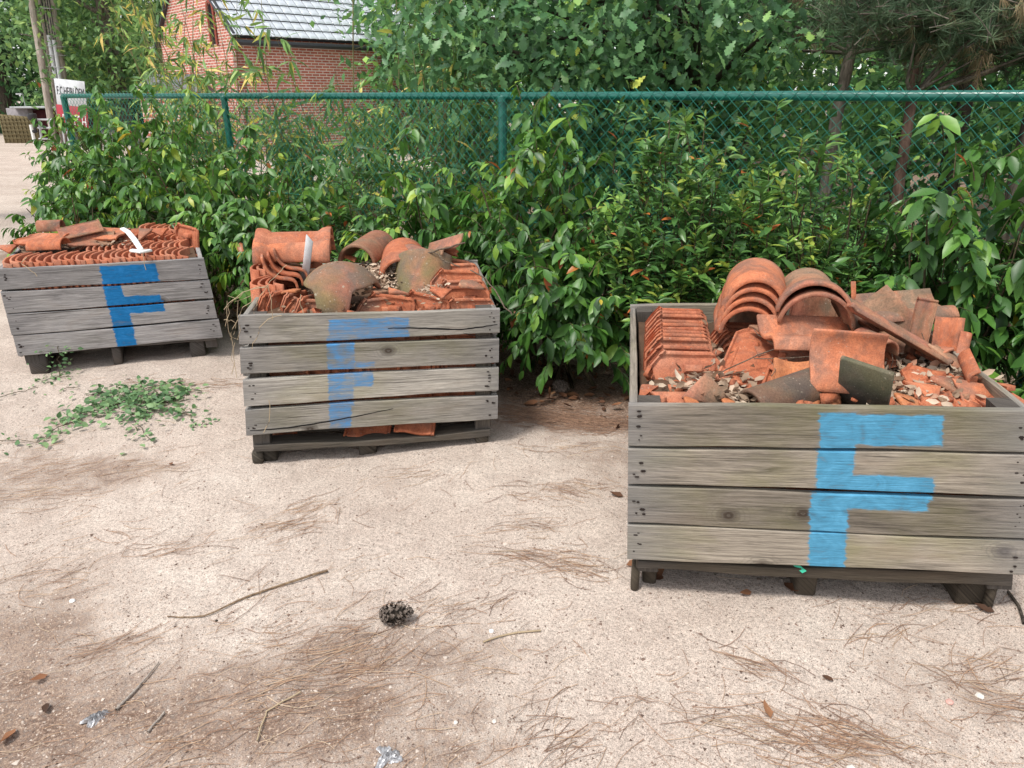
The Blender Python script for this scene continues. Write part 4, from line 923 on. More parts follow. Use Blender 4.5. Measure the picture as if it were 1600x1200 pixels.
TOEYE = lambda p: unit(_eye - p)
def sprigs(tips, outs, nleaf, length, leafsize, droop, spread=.75):
    """leafy shoots: returns leaf arrays and twig polylines"""
    pos = []; ax = []; nr = []; sc = []; tw = []; young = []
    for tip, out in zip(tips, outs):
        out = unit(out + rng.normal(0, .25, 3)); L = length * rng.uniform(.7, 1.25); base = tip - out * L
        side = unit(np.cross(out, (0, 0, 1)) + 1e-6); k = int(nleaf * rng.uniform(.7, 1.3)); yo = rng.uniform() ** 2
        pts = [base + out * L * t + np.array([0, 0, -droop * .35 * L * t * t]) for t in np.linspace(0, 1, 4)]
        tw.append((pts, np.linspace(.0032, .0012, 4)))
        for j in range(k):
            t = .12 + .88 * (j + 1) / k; p = base + out * L * t + np.array([0, 0, -droop * .35 * L * t * t])
            sgn = 1 if j % 2 else -1
            d = unit(out * (.45 + .5 * t) + side * sgn * spread * (1.15 - .6 * t) + np.array([0, 0, -droop]) + rng.normal(0, .32, 3))
            pos.append(p); ax.append(d); nr.append(np.array([0, 0, 1.0]) * (1.0 if droop < .5 else .55) + out * (.55 if droop < .5 else 1.1) + rng.normal(0, .35, 3)); sc.append(leafsize * rng.uniform(.48, 1.28) * (1 if t < .9 else .75)); young.append(yo * (.35 + .65 * t))
    return np.array(pos), np.array(ax), np.array(nr), np.array(sc), tw, np.array(young)

def shrub(name, label, c, rx, ry, h, n, kind='big', bright=.0, singles=70, zlo=.08, group='laurel hedge shrubs'):
    root = empty(name, (c[0], c[1], float(gh(c[0], c[1])))); tag(root, label, 'shrub', group); org = np.array(root.location)
    # shoots ending over an uneven ellipsoid, most of them on the outside
    k = int(n * 1.0); d = rng.normal(0, 1, (k, 3)); d[:, 2] = np.abs(d[:, 2]) * .9 - .35; d = unit(d)
    lump = 1 + .16 * np.sin(d[:, 0] * 5 + c[0] * 7) * np.sin(d[:, 2] * 6 + c[1] * 5) + .10 * np.sin(d[:, 1] * 9 + c[0] * 3)
    rad = rng.uniform(.0, 1, k) ** .33 * lump
    rad = np.where(rng.uniform(size=k) < .10, rad * rng.uniform(1.0, 1.22, k), rad)
    tips = np.stack([c[0] + d[:, 0] * rx * rad, c[1] + d[:, 1] * ry * rad, h * .46 + d[:, 2] * h * .56 * rad], -1)
    tips = tips[tips[:, 2] > zlo + .05]; d2 = unit(tips - np.array([c[0], c[1], h * .3]))
    m_ = max(4, int(n * .03)); up_ = np.stack([c[0] + rng.normal(0, rx * .5, m_), c[1] + rng.normal(0, ry * .35, m_), h * rng.uniform(.92, 1.10, m_)], -1)   # loose shoots above the rest
    tips = np.concatenate([tips, up_]); d2 = np.concatenate([d2, unit(rng.normal(0, .35, (m_, 3)) + np.array([0, -.1, 1.0]))])
    behind = front_of_fence(tips[:, 0], tips[:, 1]) < .08
    tips, d2 = tips[~behind], d2[~behind]
    if kind == 'big': pos, ax, nr, sc, tw, yo = sprigs(tips, d2, 9, .20, .097, 1.15)
    else: pos, ax, nr, sc, tw, yo = sprigs(tips, d2 + np.array([0, 0, .45]), 11, .15, .074, .32, .9)
    depth = np.clip((np.linalg.norm((pos - np.array([c[0], c[1], h * .46])) / np.array([rx, ry, h * .56]), axis=1) - .5) / .6, 0, 1)
    lv = np.clip(.0 + .52 * rng.uniform(size=len(pos)) + .55 * yo + bright, 0, .94)
    odd = rng.uniform(size=len(pos)); lv = np.where(odd < (.007 if kind == 'big' else .011), rng.uniform(.98, 1, len(pos)), np.where(odd < .013, rng.uniform(.955, .975, len(pos)), lv))
    tv, tt, mat = (LAUREL_V, LAUREL_T, MAT['laurel']) if kind == 'big' else (SMALL_V, SMALL_T, MAT['small'])
    keep = np.ones(len(pos), bool)
    if singles and kind == 'big':                # the leaves nearest to the viewer are pieces of their own
        pr = np.array([project(p) for p in pos]); inside = (pr[:, 0] > 10) & (pr[:, 0] < 1590) & (pr[:, 1] > 10) & (pr[:, 1] < 660)
        dist = np.linalg.norm(pos - _eye, axis=1) + (~inside) * 99 + rng.uniform(0, .18, len(pos)); idx = np.argsort(dist)[:singles]; keep[idx] = False
        for q in idx:
            o = link('leaf', LEAF_MESH[int(rng.integers(len(LEAF_MESH)))], root)
            y = unit(ax[q]); z = unit(nr[q] - y * (nr[q] @ y)); x = np.cross(y, z); s = sc[q]; p = pos[q] - org
            o.matrix_basis = Matrix(((x[0]*s, y[0]*s, z[0]*s, p[0]), (x[1]*s, y[1]*s, z[1]*s, p[1]), (x[2]*s, y[2]*s, z[2]*s, p[2]), (0, 0, 0, 1)))
    v, t = scatter(tv, tt, pos[keep] - org, ax[keep], nr[keep], sc[keep])
    tag(link('foliage', trimesh('foliage', v, t, mat, np.repeat(lv[keep], len(tv))), root), kind='stuff')
    for j in range(7):                           # main stems
        a = rng.uniform(0, 6.28); tipx = np.array([rx * .6 * math.cos(a), ry * .6 * math.sin(a), h * rng.uniform(.6, .9)])
        pts = [np.array([rng.normal(0, .08), rng.normal(0, .08), -.02])]
        for q in np.linspace(.25, 1, 5): pts.append(tipx * np.array([q ** 1.3, q ** 1.3, q]) + rng.normal(0, .02, 3) + pts[0] * (1 - q))
        tw.append((np.array(pts) + org, np.linspace(.013, .004, len(pts))))
    v, t = tubes(tw, 3); tag(link('stems', trimesh('stems', v - org, t, MAT['stem']), root), kind='stuff')
    return root
LEAF_MESH = [trimesh('leaf', LAUREL_V * np.array([w, 1, 1]) + np.array([0, 0, 0]), LAUREL_T, MAT['laurel1']) for w in (.9, 1.0, 1.1)] + [trimesh('leaf', LAUREL2_V, LAUREL2_T, MAT['laurel1'])]
HEDGE = [('laurel_shrub', 'laurel shrub at the far left end of the hedge beside the gravel yard', (-3.92, 7.25), .56, .60, 1.36, 330, 'big', .14),
    ('laurel_shrub', 'low drooping laurel shrub behind the left corner of the left crate', (-3.42, 5.85), .52, .5, .92, 210, 'big', .12),
    ('laurel_shrub', 'broad laurel shrub behind the middle of the left crate', (-3.15, 6.40), .75, .60, 1.58, 360, 'big', .12),
    ('laurel_shrub', 'laurel shrub right behind the right wall of the left crate', (-2.25, 5.55), .62, .6, 1.38, 340, 'big', .14),
    ('laurel_shrub', 'laurel shrub between the left crate and the middle crate', (-1.55, 5.05), .60, .55, 1.12, 330, 'big', .12),
    ('small_leaved_laurel', 'dark small-leaved shrub behind the back left of the middle crate', (-.95, 4.75), .42, .40, 1.08, 230, 'small', .06),
    ('laurel_shrub', 'bright laurel shrub behind the right half of the middle crate', (-.50, 4.50), .55, .50, 1.14, 330, 'big', .12),
    ('laurel_shrub', 'tall laurel shrub reaching the rail at the middle fence post', (.10, 4.30), .50, .45, 1.42, 330, 'big', .14),
    ('laurel_shrub', 'dark laurel with hanging branches between the middle and largest crates', (.32, 3.88), .52, .45, .92, 330, 'big', -.02),
    ('small_leaved_laurel', 'small-leaved shrub with orange leaves left behind the largest crate', (.88, 3.70), .44, .42, 1.36, 480, 'small', .18),
    ('small_leaved_laurel', 'small-leaved shrub with orange leaves behind the nested ridge tiles', (1.38, 3.42), .42, .38, 1.28, 460, 'small', .20),
    ('laurel_shrub', 'loose laurel shrub behind the back right corner of the largest crate', (1.86, 3.06), .42, .36, 1.40, 250, 'big', .0),
    ('laurel_shrub', 'laurel shrub at the right edge of the picture', (2.34, 2.86), .46, .40, 1.46, 240, 'big', -.02),
    ('laurel_shrub', 'low laurel shrub beside the right wall of the largest crate', (2.12, 2.45), .36, .36, .72, 130, 'big', .0)]
for h in HEDGE: shrub(h[0], h[1], h[2], h[3], h[4], h[5], h[6], h[7], h[8])
# ============================================================ bamboo behind the fence
def bamboo(name, label, c, spread, n, height, leafn, tone=0.0, dry=.0, lowz=.3):
    root = empty(name, (c[0], c[1], -.01)); tag(root, label, 'bamboo', 'bamboo clumps behind the fence'); org = np.array(root.location)
    pos = []; ax = []; nr = []; sc = []; tw = []
    for i in range(n):
        b = np.array([c[0] + rng.normal(0, spread[0]), c[1] + rng.normal(0, spread[1]), 0]); H = height * rng.uniform(.7, 1.15)
        lean = rng.normal(0, .16, 2); arc = rng.uniform(.2, .55)
        pt = lambda t: b + np.array([lean[0] * H * (t * .4 + arc * t * t), lean[1] * H * (t * .4 + arc * t * t), H * (t - .10 * t ** 3)])
        mb = MB(); r0 = rng.uniform(.006, .012); pts = []; rad = []
        for t in np.linspace(0, 1, 11):
            pts.append(pt(t) - org); rad.append(r0 * (1.05 - .85 * t))
        v, t = tubes([(np.array(pts), rad)], 6); link('culm', trimesh('culm', v, t, MAT['culm']), root)
        for j in range(int(leafn * rng.uniform(.7, 1.3))):
            t = rng.uniform(lowz, 1) ; p = pt(t); a = rng.uniform(0, 6.28); o = unit(np.array([math.cos(a), math.sin(a), .35])); L = rng.uniform(.18, .42) * (1.1 - .5 * t)
            tw.append(([p, p + o * L * .6 + (0, 0, -.01), p + o * L + (0, 0, -.05)], [.0022, .0016, .0010]))
            for q in range(rng.integers(4, 8)):
                u = rng.uniform(.35, 1); pos.append(p + o * L * u + np.array([0, 0, -.05 * u]))
                ax.append(unit(o * rng.uniform(.2, 1) + rng.normal(0, .38, 3) + np.array([0, 0, -.75 * rng.uniform(.3, 1.3)]))); nr.append(rng.normal(0, .6, 3) + np.array([0, -.3, .8])); sc.append(rng.uniform(.10, .21))
    pos = np.array(pos); lv = np.clip(rng.uniform(0, .72, len(pos)) ** 1.05 + tone, 0, .86); o = rng.uniform(size=len(pos)); lv = np.where(o < .035 + dry, rng.uniform(.9, 1, len(pos)), lv)
    v, t = scatter(BAMBOO_V, BAMBOO_T, pos - org, np.array(ax), np.array(nr), np.array(sc), 1.35)
    tag(link('foliage', trimesh('foliage', v, t, MAT['bamboo'], np.repeat(lv, len(BAMBOO_V))), root), kind='stuff')
    v, t = tubes(tw, 3); tag(link('twigs', trimesh('twigs', v - org, t, MAT['culm']), root), kind='stuff')
bamboo('bamboo', 'tall thin yellowing bamboo in front of the brick gable', (-3.75, 9.3), (.34, .25), 18, 3.2, 14, .12, .14, .25)
bamboo('bamboo', 'yellow-green bamboo overhanging the left stretch of the fence rail', (-3.05, 7.75), (.35, .15), 10, 2.0, 13, .12, .08, .3)
bamboo('bamboo', 'low bamboo leaning over the rail right of the second fence post', (-2.05, 7.0), (.30, .2), 9, 1.8, 13, .10, .05, .25)
bamboo('bamboo', 'bamboo in front of the long brick wall', (-1.75, 6.75), (.30, .22), 5, 2.1, 12, .06, .06, .25)
bamboo('bamboo', 'dense green bamboo below the end of the roof gutter', (-1.15, 6.35), (.28, .22), 10, 1.75, 14, .05, .03, .2)
bamboo('bamboo', 'tall bluish bamboo left of the oak branches', (-.55, 6.6), (.28, .25), 14, 3.2, 16, .03, .02, .2)

bamboo('bamboo', 'short bamboo thicket hiding the foot of the brick wall left of the second post', (-2.75, 7.6), (.35, .15), 12, 1.35, 13, .10, .06, .2)
bamboo('bamboo', 'short bamboo thicket hiding the foot of the brick wall right of the second post', (-1.65, 6.75), (.35, .15), 13, 1.40, 14, .08, .04, .2)

# ============================================================ trees
def tree(name, label, base, crown, clumps, nleaf, size, mat, tpl, trunk, tone=0.0, clump_r=.45, group=None, sag=.3, keepz=None, limbs=9, facing=0.0):
    """trunk = (radius, height, lean x, lean y, bark); crown = (x, y, z, rx, ry, rz)"""
    root = empty(name, (base[0], base[1], -.02)); tag(root, label, 'tree', group); org = np.array(root.location)
    r, H, lx, ly, bark = trunk; mb = MB(); pts = []; rad = []
    for t in np.linspace(0, 1, 9):
        pts.append(np.array([lx * t + .05 * math.sin(t * 7 + base[0]), ly * t + .04 * math.sin(t * 5 + base[1]), H * t])); rad.append(r * (1.15 if t == 0 else 1) * (1 - .55 * t))
    mb.tube(pts, rad, 10); mb.build('trunk', MAT[bark], root, sharp=0)
    cx = np.array(crown[:3]); cr = np.array(crown[3:])
    d = unit(rng.normal(0, 1, (clumps, 3))); cc = cx + d * cr * (rng.uniform(.15, 1, (clumps, 1)) ** .45)
    tw = []
    for i in rng.choice(clumps, min(limbs, clumps), replace=False):
        t0 = np.clip((cc[i, 2] - .8) / H, .25, .95); k = t0 * 8; a = pts[int(k)] + (pts[min(8, int(k) + 1)] - pts[int(k)]) * (k % 1); e = cc[i] - org
        m = (a + e) / 2 + rng.normal(0, .12, 3) + np.array([0, 0, .15]); tw.append(([a, a * .6 + m * .4, m, m * .4 + e * .6, e], np.array([.34, .27, .2, .13, .05]) * r))
    for q in tw:
        v, t = tubes([q], 6); link('limb', trimesh('limb', v, t, MAT[bark]), root)
    which = rng.integers(0, clumps, nleaf); g = rng.normal(0, 1, (nleaf, 3)); g = g / np.maximum(1, np.linalg.norm(g, axis=1, keepdims=True) / 1.6)
    pos = cc[which] + g * clump_r * np.array([1, 1, .6]); pos = pos[pos[:, 2] > (keepz or .25)]; n = len(pos)
    out = unit(pos - cc[which][:n] if False else rng.normal(0, 1, (n, 3)))
    ax = unit(out + np.array([0, 0, -sag])); nr = rng.normal(0, .45, (n, 3)) + np.array([0, -facing, 1.0]); ctone = rng.normal(0, .13, clumps)
    lv = np.clip(rng.uniform(.05, .75, n) + np.resize(ctone[which], n) + tone, 0, 1)
    v, t = scatter(tpl[0], tpl[1], pos - org, ax, nr, rng.uniform(.65, 1.25, n) * size)
    tag(link('crown', trimesh('crown', v, t, MAT[mat], np.repeat(lv, len(tpl[0]))), root), kind='stuff')
    return root
OAK = (OAK_V, OAK_T); DIA = (DIA_V, DIA_T)
# oak whose lower branches hang over the fence
tree('oak_tree', 'oak with lobed bluish leaves hanging over the fence rail', (1.62, 7.3), (.60, 6.1, 2.15, 1.45, .75, .95), 105, 5300, .098, 'oak', OAK, (.12, 5.5, .1, -.2, 'bark_oak'), .03, .27, None, .35, 1.15, 22, .5)
tree('oak_tree', 'young oak behind the wire left of the grey leaning trunk', (2.4, 8.6), (2.2, 7.6, 2.1, 1.2, .7, 1.1), 85, 4000, .098, 'oak', OAK, (.09, 5, .2, 0, 'bark_oak'), .10, .32, None, .3, .5, 14, .4)
tree('undergrowth_tree', 'dark leafy undergrowth tree right behind the wire in the middle', (.6, 6.4), (.55, 6.3, .75, 1.1, .5, .65), 40, 1500, .11, 'oak', OAK, (.03, 1.5, .05, 0, 'bark_oak'), -.12, .28, None, .4, .1, 8, .4)
# pines
def pine(name, label, base, r, H, lean, tufts, crown, dead, bark='bark_pine'):
    root = empty(name, (base[0], base[1], -.02)); tag(root, label, 'tree', 'pine trees on the right'); org = np.array(root.location)
    pts = []; rad = []
    for t in np.linspace(0, 1, 12): pts.append(np.array([lean[0] * t + .06 * math.sin(t * 8 + base[0]), lean[1] * t, H * t])); rad.append(r * (1 - .6 * t))
    mb = MB(); mb.tube(pts, rad, 10); mb.build('trunk', MAT[bark], root, sharp=0)
    if not tufts: return
    cx = np.array(crown[:3]); cr = np.array(crown[3:]); tw = []; P = []; A = []; S = []; LV = []
    for i in range(tufts):
        e = cx + unit(rng.normal(0, 1, 3)) * cr * rng.uniform(.2, 1) ** .5
        if i % 14 == 0:
            t0 = np.clip((e[2] + .1) / H, .1, .95); k = t0 * 11; a = pts[int(k)]; m = (a + e - org) / 2 + rng.normal(0, .1, 3); tw.append(([a + org, m + org, e], [.016, .011, .005]))
        o = unit(rng.normal(0, 1, 3) * np.array([1, 1, .5])); isdead = rng.uniform() < dead
        tw.append(([e - o * .22, e - o * .1 + (0, 0, .01), e], [.004, .003, .002])); m = 60
        u = rng.uniform(-.2, .03, m); P.append(e + o * u[:, None])
        dirs = unit(o * .9 + rng.normal(0, .55, (m, 3)) + np.array([0, 0, -1.6 if isdead else .15])); A.append(dirs); S.append(rng.uniform(.07, .125, m) * (1.15 if isdead else 1)); LV.append(np.full(m, rng.uniform(.93, 1) if isdead else rng.uniform(.1, .8)))
    P, A, S, LV = map(np.concatenate, (P, A, S, LV))
    tv = np.array([(-.02, 0, 0), (.02, 0, 0), (0, 1, 0)], float); v, t = scatter(tv, np.array([(0, 1, 2)]), P - org, A, rng.normal(0, 1, (len(P), 3)), S)
    tag(link('crown', trimesh('crown', v, t, MAT['pine'], np.repeat(LV, 3)), root), kind='stuff')
    v, t = tubes(tw, 4); tag(link('branches', trimesh('branches', v - org, t, MAT['bark_grey']), root), kind='stuff')
pine('pine_tree', 'slender reddish pine trunk with drooping grey-green needles', (2.72, 5.2), .040, 5.5, (.0, .2), 1000, (3.0, 5.2, 2.08, 1.05, .7, .42), .06)
pine('pine_tree', 'thick dark pine trunk at the right edge of the picture', (3.36, 4.9), .085, 6.5, (.1, .3), 600, (3.6, 5.4, 2.15, .9, .7, .45), .05, 'bark_oak')
pine('pine_tree', 'grey trunk leaning right behind the wire mesh', (2.42, 5.85), .055, 5.0, (.4, .4), 260, (2.6, 6.3, 2.25, .9, .6, .4), .06, 'bark_grey')
pine('pine_tree', 'dark pine trunk between the slender pine and the right edge', (3.9, 6.6), .09, 6.0, (-.3, .2), 260, (3.9, 6.6, 2.3, 1.0, .7, .5), .08, 'bark_oak')
# the wood behind
WOOD = [('leafy tree far behind the bamboo, right of the brick house', (-.6, 13.5), (-.6, 13.3, 3.0, 1.9, 1.4, 2.2), 60, 3600, .15, 'wood', .05, 'bark_oak'),
    ('sunlit leafy tree behind the oak branches', (1.3, 11.5), (1.0, 11.2, 2.6, 1.9, 1.2, 2.2), 70, 4200, .14, 'wood', .10, 'bark_oak'),
    ('yellow-green tree between the oak trunk and the pines', (3.6, 12.2), (3.4, 12.0, 2.6, 1.7, 1.2, 2.3), 60, 3600, .14, 'pale', .22, 'bark_grey'),
    ('dark leafy tree behind the slender pine', (5.6, 11.2), (5.4, 11.0, 2.4, 1.9, 1.3, 2.2), 70, 4000, .14, 'wood', .0, 'bark_oak'),
    ('dark leafy tree behind the right edge of the picture', (7.6, 10.5), (7.3, 10.2, 2.5, 1.9, 1.3, 2.3), 60, 3400, .14, 'wood', -.05, 'bark_oak'),
    ('tall tree deep in the wood behind the oak', (3.0, 17.5), (2.5, 17.5, 4.0, 3.4, 1.8, 3.6), 80, 4200, .22, 'wood', .05, 'bark_oak'),
    ('tall tree deep in the wood on the right', (8.5, 17), (8.3, 17, 4.0, 3.6, 1.8, 3.8), 80, 4200, .22, 'wood', .02, 'bark_oak'),
    ('pale feathery tree left of the brick house', (-13.2, 26.5), (-13.2, 26.3, 4.2, 3.0, 2.0, 3.6), 110, 7500, .24, 'pale', .16, 'bark_grey'),
    ('pale green tree right behind the wooden poles', (-17.0, 29.5), (-16.4, 29.5, 4.4, 2.6, 2.0, 3.8), 80, 5200, .26, 'pale', .02, 'bark_grey'),
    ('dark tree behind the shed at the far left', (-21.5, 33.5), (-21.5, 33.5, 5.0, 3.6, 2.2, 5.0), 100, 6500, .32, 'wood', -.38, 'bark_oak'),
    ('dark tree behind the wooden poles', (-26.0, 34), (-25.6, 34, 5.0, 3.6, 2.2, 5.0), 90, 5500, .32, 'wood', -.38, 'bark_oak'),
    ('dark tree between the poles and the pale feathery tree', (-18.5, 38), (-18.0, 38, 5.0, 5.0, 2.2, 5.5), 90, 5500, .34, 'wood', -.15, 'bark_oak'),
    ('tree with yellow-green leaves reaching into the top left corner', (-7.9, 9.2), (-6.9, 9.0, 3.25, 1.0, .7, .6), 26, 900, .14, 'pale', .22, 'bark_grey')]
for lab, base, crown, cl, nl, size, mat, tone, bark in WOOD:
    tree('leafy_tree', lab, base, crown, cl, nl, size, mat, DIA, (.13 + .006 * base[1], crown[2] + crown[5] * .6, 0.05, 0, bark), tone, .30 + size * 1.6, 'trees of the wood behind', .4, .15, 10, .3)
# undergrowth and a far wood that closes the view between the trunks
def thicket(name, label, x0, x1, yf, h, n, size, mat, tone):
    xs = rng.uniform(x0, x1, n); pos = np.stack([xs, np.array([yf(x) for x in xs]) + rng.normal(0, .8, n), (rng.uniform(0, 1, n) ** 1.2) * h * (1 + .25 * np.sin(xs * 1.7))], -1)
    ax = unit(rng.normal(0, 1, (n, 3)) + np.array([0, 0, -.3])); nr = rng.normal(0, .5, (n, 3)) + np.array([0, -.3, 1]); lv = np.clip(rng.uniform(0, .7, n) + tone + .12 * np.sin(xs * 3), 0, 1)
    v, t = scatter(DIA_V, DIA_T, pos, ax, nr, rng.uniform(.7, 1.3, n) * size); tag(link(name, trimesh(name, v, t, MAT[mat], np.repeat(lv, 4))), label, 'undergrowth', kind='stuff')
thicket('undergrowth', 'leafy undergrowth of the wood behind the fence', -1.0, 6.5, lambda x: 8.0 - .35 * x, 2.1, 17000, .11, 'wood', .08)
thicket('far_wood', 'far wood closing the view behind the trees', -4, 24, lambda x: 22 - .1 * x, 8.0, 20000, .38, 'wood', .10)
thicket('far_wood', 'dark far wood behind the yard and the shed', -42, -8, lambda x: 42, 13.0, 15000, .55, 'wood', -.30)
thicket('undergrowth', 'low leafy plants just behind the wire on the right', .6, 4.6, lambda x: 6.6 - .62 * x, .95, 6000, .085, 'wood', .10)
# ============================================================ brick house with a glazed tile roof
house = empty('brick_house', (-6.86, 20.0, 0)); tag(house, 'red brick house with a shiny dark tile roof behind the bamboo', 'house')
hs = unit(np.array([3.3, 3.0, 0])); hg = unit(np.array([-3.0, 3.3, 0])); HL, HG, HE, HP = 9.0, 5.2, 3.0, 5.15
def hp(a, b, z): return hs * a + hg * b + np.array([0, 0, z])
def wall(name, pts, uv, hole=None):
    me = bpy.data.meshes.new(name); me.from_pydata([tuple(p) for p in pts], [], [tuple(range(len(pts)))]); me.materials.append(MAT['brick'])
    l = me.uv_layers.new(name='wall')
    for lp in me.loops: l.data[lp.index].uv = uv[lp.vertex_index]
    o = link(name, me, house); md = o.modifiers.new('thickness', 'SOLIDIFY'); md.thickness = .2; md.offset = -1; return o
wall('wall', [hp(0, 0, -.05), hp(HL, 0, -.05), hp(HL, 0, HE), hp(0, 0, HE)], [(0, 0), (HL, 0), (HL, HE + .05), (0, HE + .05)])
wall('wall', [hp(0, HG, -.05), hp(0, 0, -.05), hp(0, 0, HE), hp(0, HG / 2, HP), hp(0, HG, HE)], [(0, 0), (HG, 0), (HG, HE + .05), (HG / 2, HP + .05), (0, HE + .05)])
# narrow arched window slits in the gable
for b, z0, z1 in ((1.15, 2.75, 3.55),):
    mb = MB(); w = .15; arc = [(w * math.cos(t), z1 + w * math.sin(t)) for t in np.linspace(0, math.pi, 9)]; ring = [(w, z0)] + arc + [(-w, z0)]
    f = [hp(-.012, b + x, z) for x, z in ring]; mb.add(f, [tuple(range(len(f)))]); wi = mb.build('window', MAT['dark'], house, smooth=False)
    mb = MB(); fo = [hp(-.03, b + x * 1.5, z0 - .06 if i in (0, len(ring) - 1) else z + .06) for i, (x, z) in enumerate(ring)]; fi = [hp(-.03, b + x, z) for x, z in ring]; m = len(ring)
    mb.add(fo + fi, [(i, i + 1, m + i + 1, m + i) for i in range(m - 1)]); fr = mb.build('window_surround', m_plain('brick_arch', (.27, .07, .05), .9, .2, 0, .3, 30), wi, smooth=False)
    md = fr.modifiers.new('thickness', 'SOLIDIFY'); md.thickness = .025
slope = unit(hp(0, HG / 2, HP) - hp(0, 0, HE)); SL = float(np.linalg.norm(hp(0, HG / 2, HP) - hp(0, 0, HE))) + .25
rn = unit(np.cross(hs, slope)); rn = rn if rn[2] > 0 else -rn
eave = hp(-.12, 0, HE) - slope * .22
mb = MB(); a = eave + rn * .02; e1 = hs * (HL + .24); e2 = slope * SL; t = -rn * .06
mb.add([a, a + e1, a + e1 + e2, a + e2, a + t, a + e1 + t, a + e1 + e2 + t, a + e2 + t], [(0,1,2,3), (7,6,5,4), (0,4,5,1), (1,5,6,2), (2,6,7,3), (3,7,4,0)])
roof = mb.build('roof', MAT['gutter'], house, smooth=False)
mb = MB(); b0 = hp(-.12, HG, HE); sl2 = unit(hp(0, HG / 2, HP) - hp(0, HG, HE)); b0 = b0 - sl2 * .22; rn2 = unit(np.cross(sl2, hs)); rn2 = rn2 if rn2[2] > 0 else -rn2
b0 = b0 + rn2 * .02; e2b = sl2 * (SL - .02); tb = -rn2 * .06
mb.add([b0, b0 + e1, b0 + e1 + e2b, b0 + e2b, b0 + tb, b0 + e1 + tb, b0 + e1 + e2b + tb, b0 + e2b + tb], [(3,2,1,0), (4,5,6,7), (0,1,5,4), (1,2,6,5), (2,3,7,6), (3,0,4,7)]); mb.build('roof', MAT['gutter'], house, smooth=False)
TW, TL = .26, .33
V, Fq = sheet(lambda u, v: (u * TW * .90, v * TL * .93, .012 * math.sin(u * math.pi) + .020 * (1 - v) + (.012 if u > .9 else 0)), 6, 2, .016)
tm = clean('roof_tile', V, Fq, MAT['glazed'], .003)
rows = int(SL / TL); cols = int((HL + .2) / TW); cand = []
for r_ in range(rows):
    for c_ in range(cols):
        p = eave + rn * .026 + hs * (c_ * TW + .01) + slope * (r_ * TL); q = project(p + np.array(house.location))
        cand.append((0 if 320 < q[0] < 720 and q[1] > -25 else 1, c_, r_, p))
cand.sort(key=lambda q: (q[0], q[1]))
for k, (vis, c_, r_, p) in enumerate(cand[:300]):
    o = link('roof_tile', tm, roof); j = rng.normal(0, .006, 3)
    y = unit(slope + j); z = unit(rn - y * (rn @ y)); x = np.cross(y, z); o.matrix_basis = Matrix(((x[0], y[0], z[0], p[0]), (x[1], y[1], z[1], p[1]), (x[2], y[2], z[2], p[2]), (0, 0, 0, 1)))
rest = MB()
for (vis, c_, r_, p) in cand[300:]:
    vv = np.array([v.co for v in tm.vertices]); x = np.cross(slope, rn); rest.add(vv[:, :1] * x + vv[:, 1:2] * slope + vv[:, 2:] * rn + p, [tuple(f.vertices) for f in tm.polygons])
if rest.v: tag(rest.build('roof_tiles', MAT['glazed'], roof), kind='stuff')
mb = MB(); g0 = eave - slope * .05 - np.array([0, 0, .10]); mb.tube([g0 - hs * .02, g0 + hs * (HL + .26)], .065, 8); mb.build('gutter', MAT['gutter'], house)
mb = MB(); bb = hp(-.06, 0, HE + .02) - slope * .2; tt = hp(-.06, HG / 2, HP + .03); w_ = rn * .06; o_ = hs * .03
mb.add([bb - w_ - o_, tt - w_ - o_, tt + w_ - o_, bb + w_ - o_, bb - w_ + o_, tt - w_ + o_, tt + w_ + o_, bb + w_ + o_], [(0,1,2,3), (7,6,5,4), (0,4,5,1), (1,5,6,2), (2,6,7,3), (3,7,4,0)]); mb.build('verge_board', MAT['gutter'], house, smooth=False)
# ============================================================ the yard at the far left
def vpost(x, ytop, ybase, w, name, mat, label, cat, Y=None, extra=0.0):
    b = atz(x[1], ybase, 0) if Y is None else aty(x[1], ybase, Y); Y = b[1]; t = aty(x[0], ytop, Y); return b, t
b = atz(86, 228, 0); Yp = b[1]; top = b + np.array([0, 0, 6.2])
mb = MB(); mb.tube([(0, 0, -.05), (.01, 0, 3), (0, 0, 6.2)], [.105, .095, .085], 12); o = mb.build('wooden_pole', MAT['pole']); o.location = b; tag(o, 'single weathered wooden pole left of the red and white sign', 'pole'); o.rotation_euler = (0, R(3), 0)
pb = atz(112, 227, 0); pole = empty('utility_pole', pb); tag(pole, 'wooden utility pole carrying grey cable pipes above the sign', 'pole')
mb = MB(); mb.tube([(0, 0, -.05), (0, 0, 6.5)], [.19, .15], 14); mb.build('shaft', MAT['pole'], pole); pole.rotation_euler = (0, R(3), 0)
for dx, zt in ((-.055, 3.25), (.085, 3.12)):
    mb = MB(); mb.tube([(dx, -.22, .0), (dx, -.215, zt)], .055, 12); mb.build('cable_pipe', MAT['pipe'], pole)
for dx in (-.11, -.02, .06, .13):
    mb = MB(); mb.tube([(dx, -.20, 3.0), (dx * .95, -.185, 6.4)], .016, 6); mb.build('cable', MAT['black'], pole)
mb = MB(); mb.tube([(-.24, -.06, 0), (-.235, -.05, 6.4)], .06, 10); mb.build('side_post', MAT['pole'], pole)
for z in (2.35, 2.70, 2.95, 4.0):
    mb = MB(); mb.tube([(.30 * math.cos(a) - .02, .26 * math.sin(a) - .02, z + .01 * math.sin(a)) for a in np.linspace(0, 2 * math.pi, 17)], .012, 5, cap=False); mb.build('band', MAT['grey'], pole)
mb = MB(); q = atz(124, 224, 0); mb.tube([(0, 0, -.05), (0, 0, 2.35)], .10, 10); o = mb.build('wooden_post', MAT['bark_grey']); o.location = q; tag(o, 'short cut-off wooden post behind the right side of the sign', 'post')
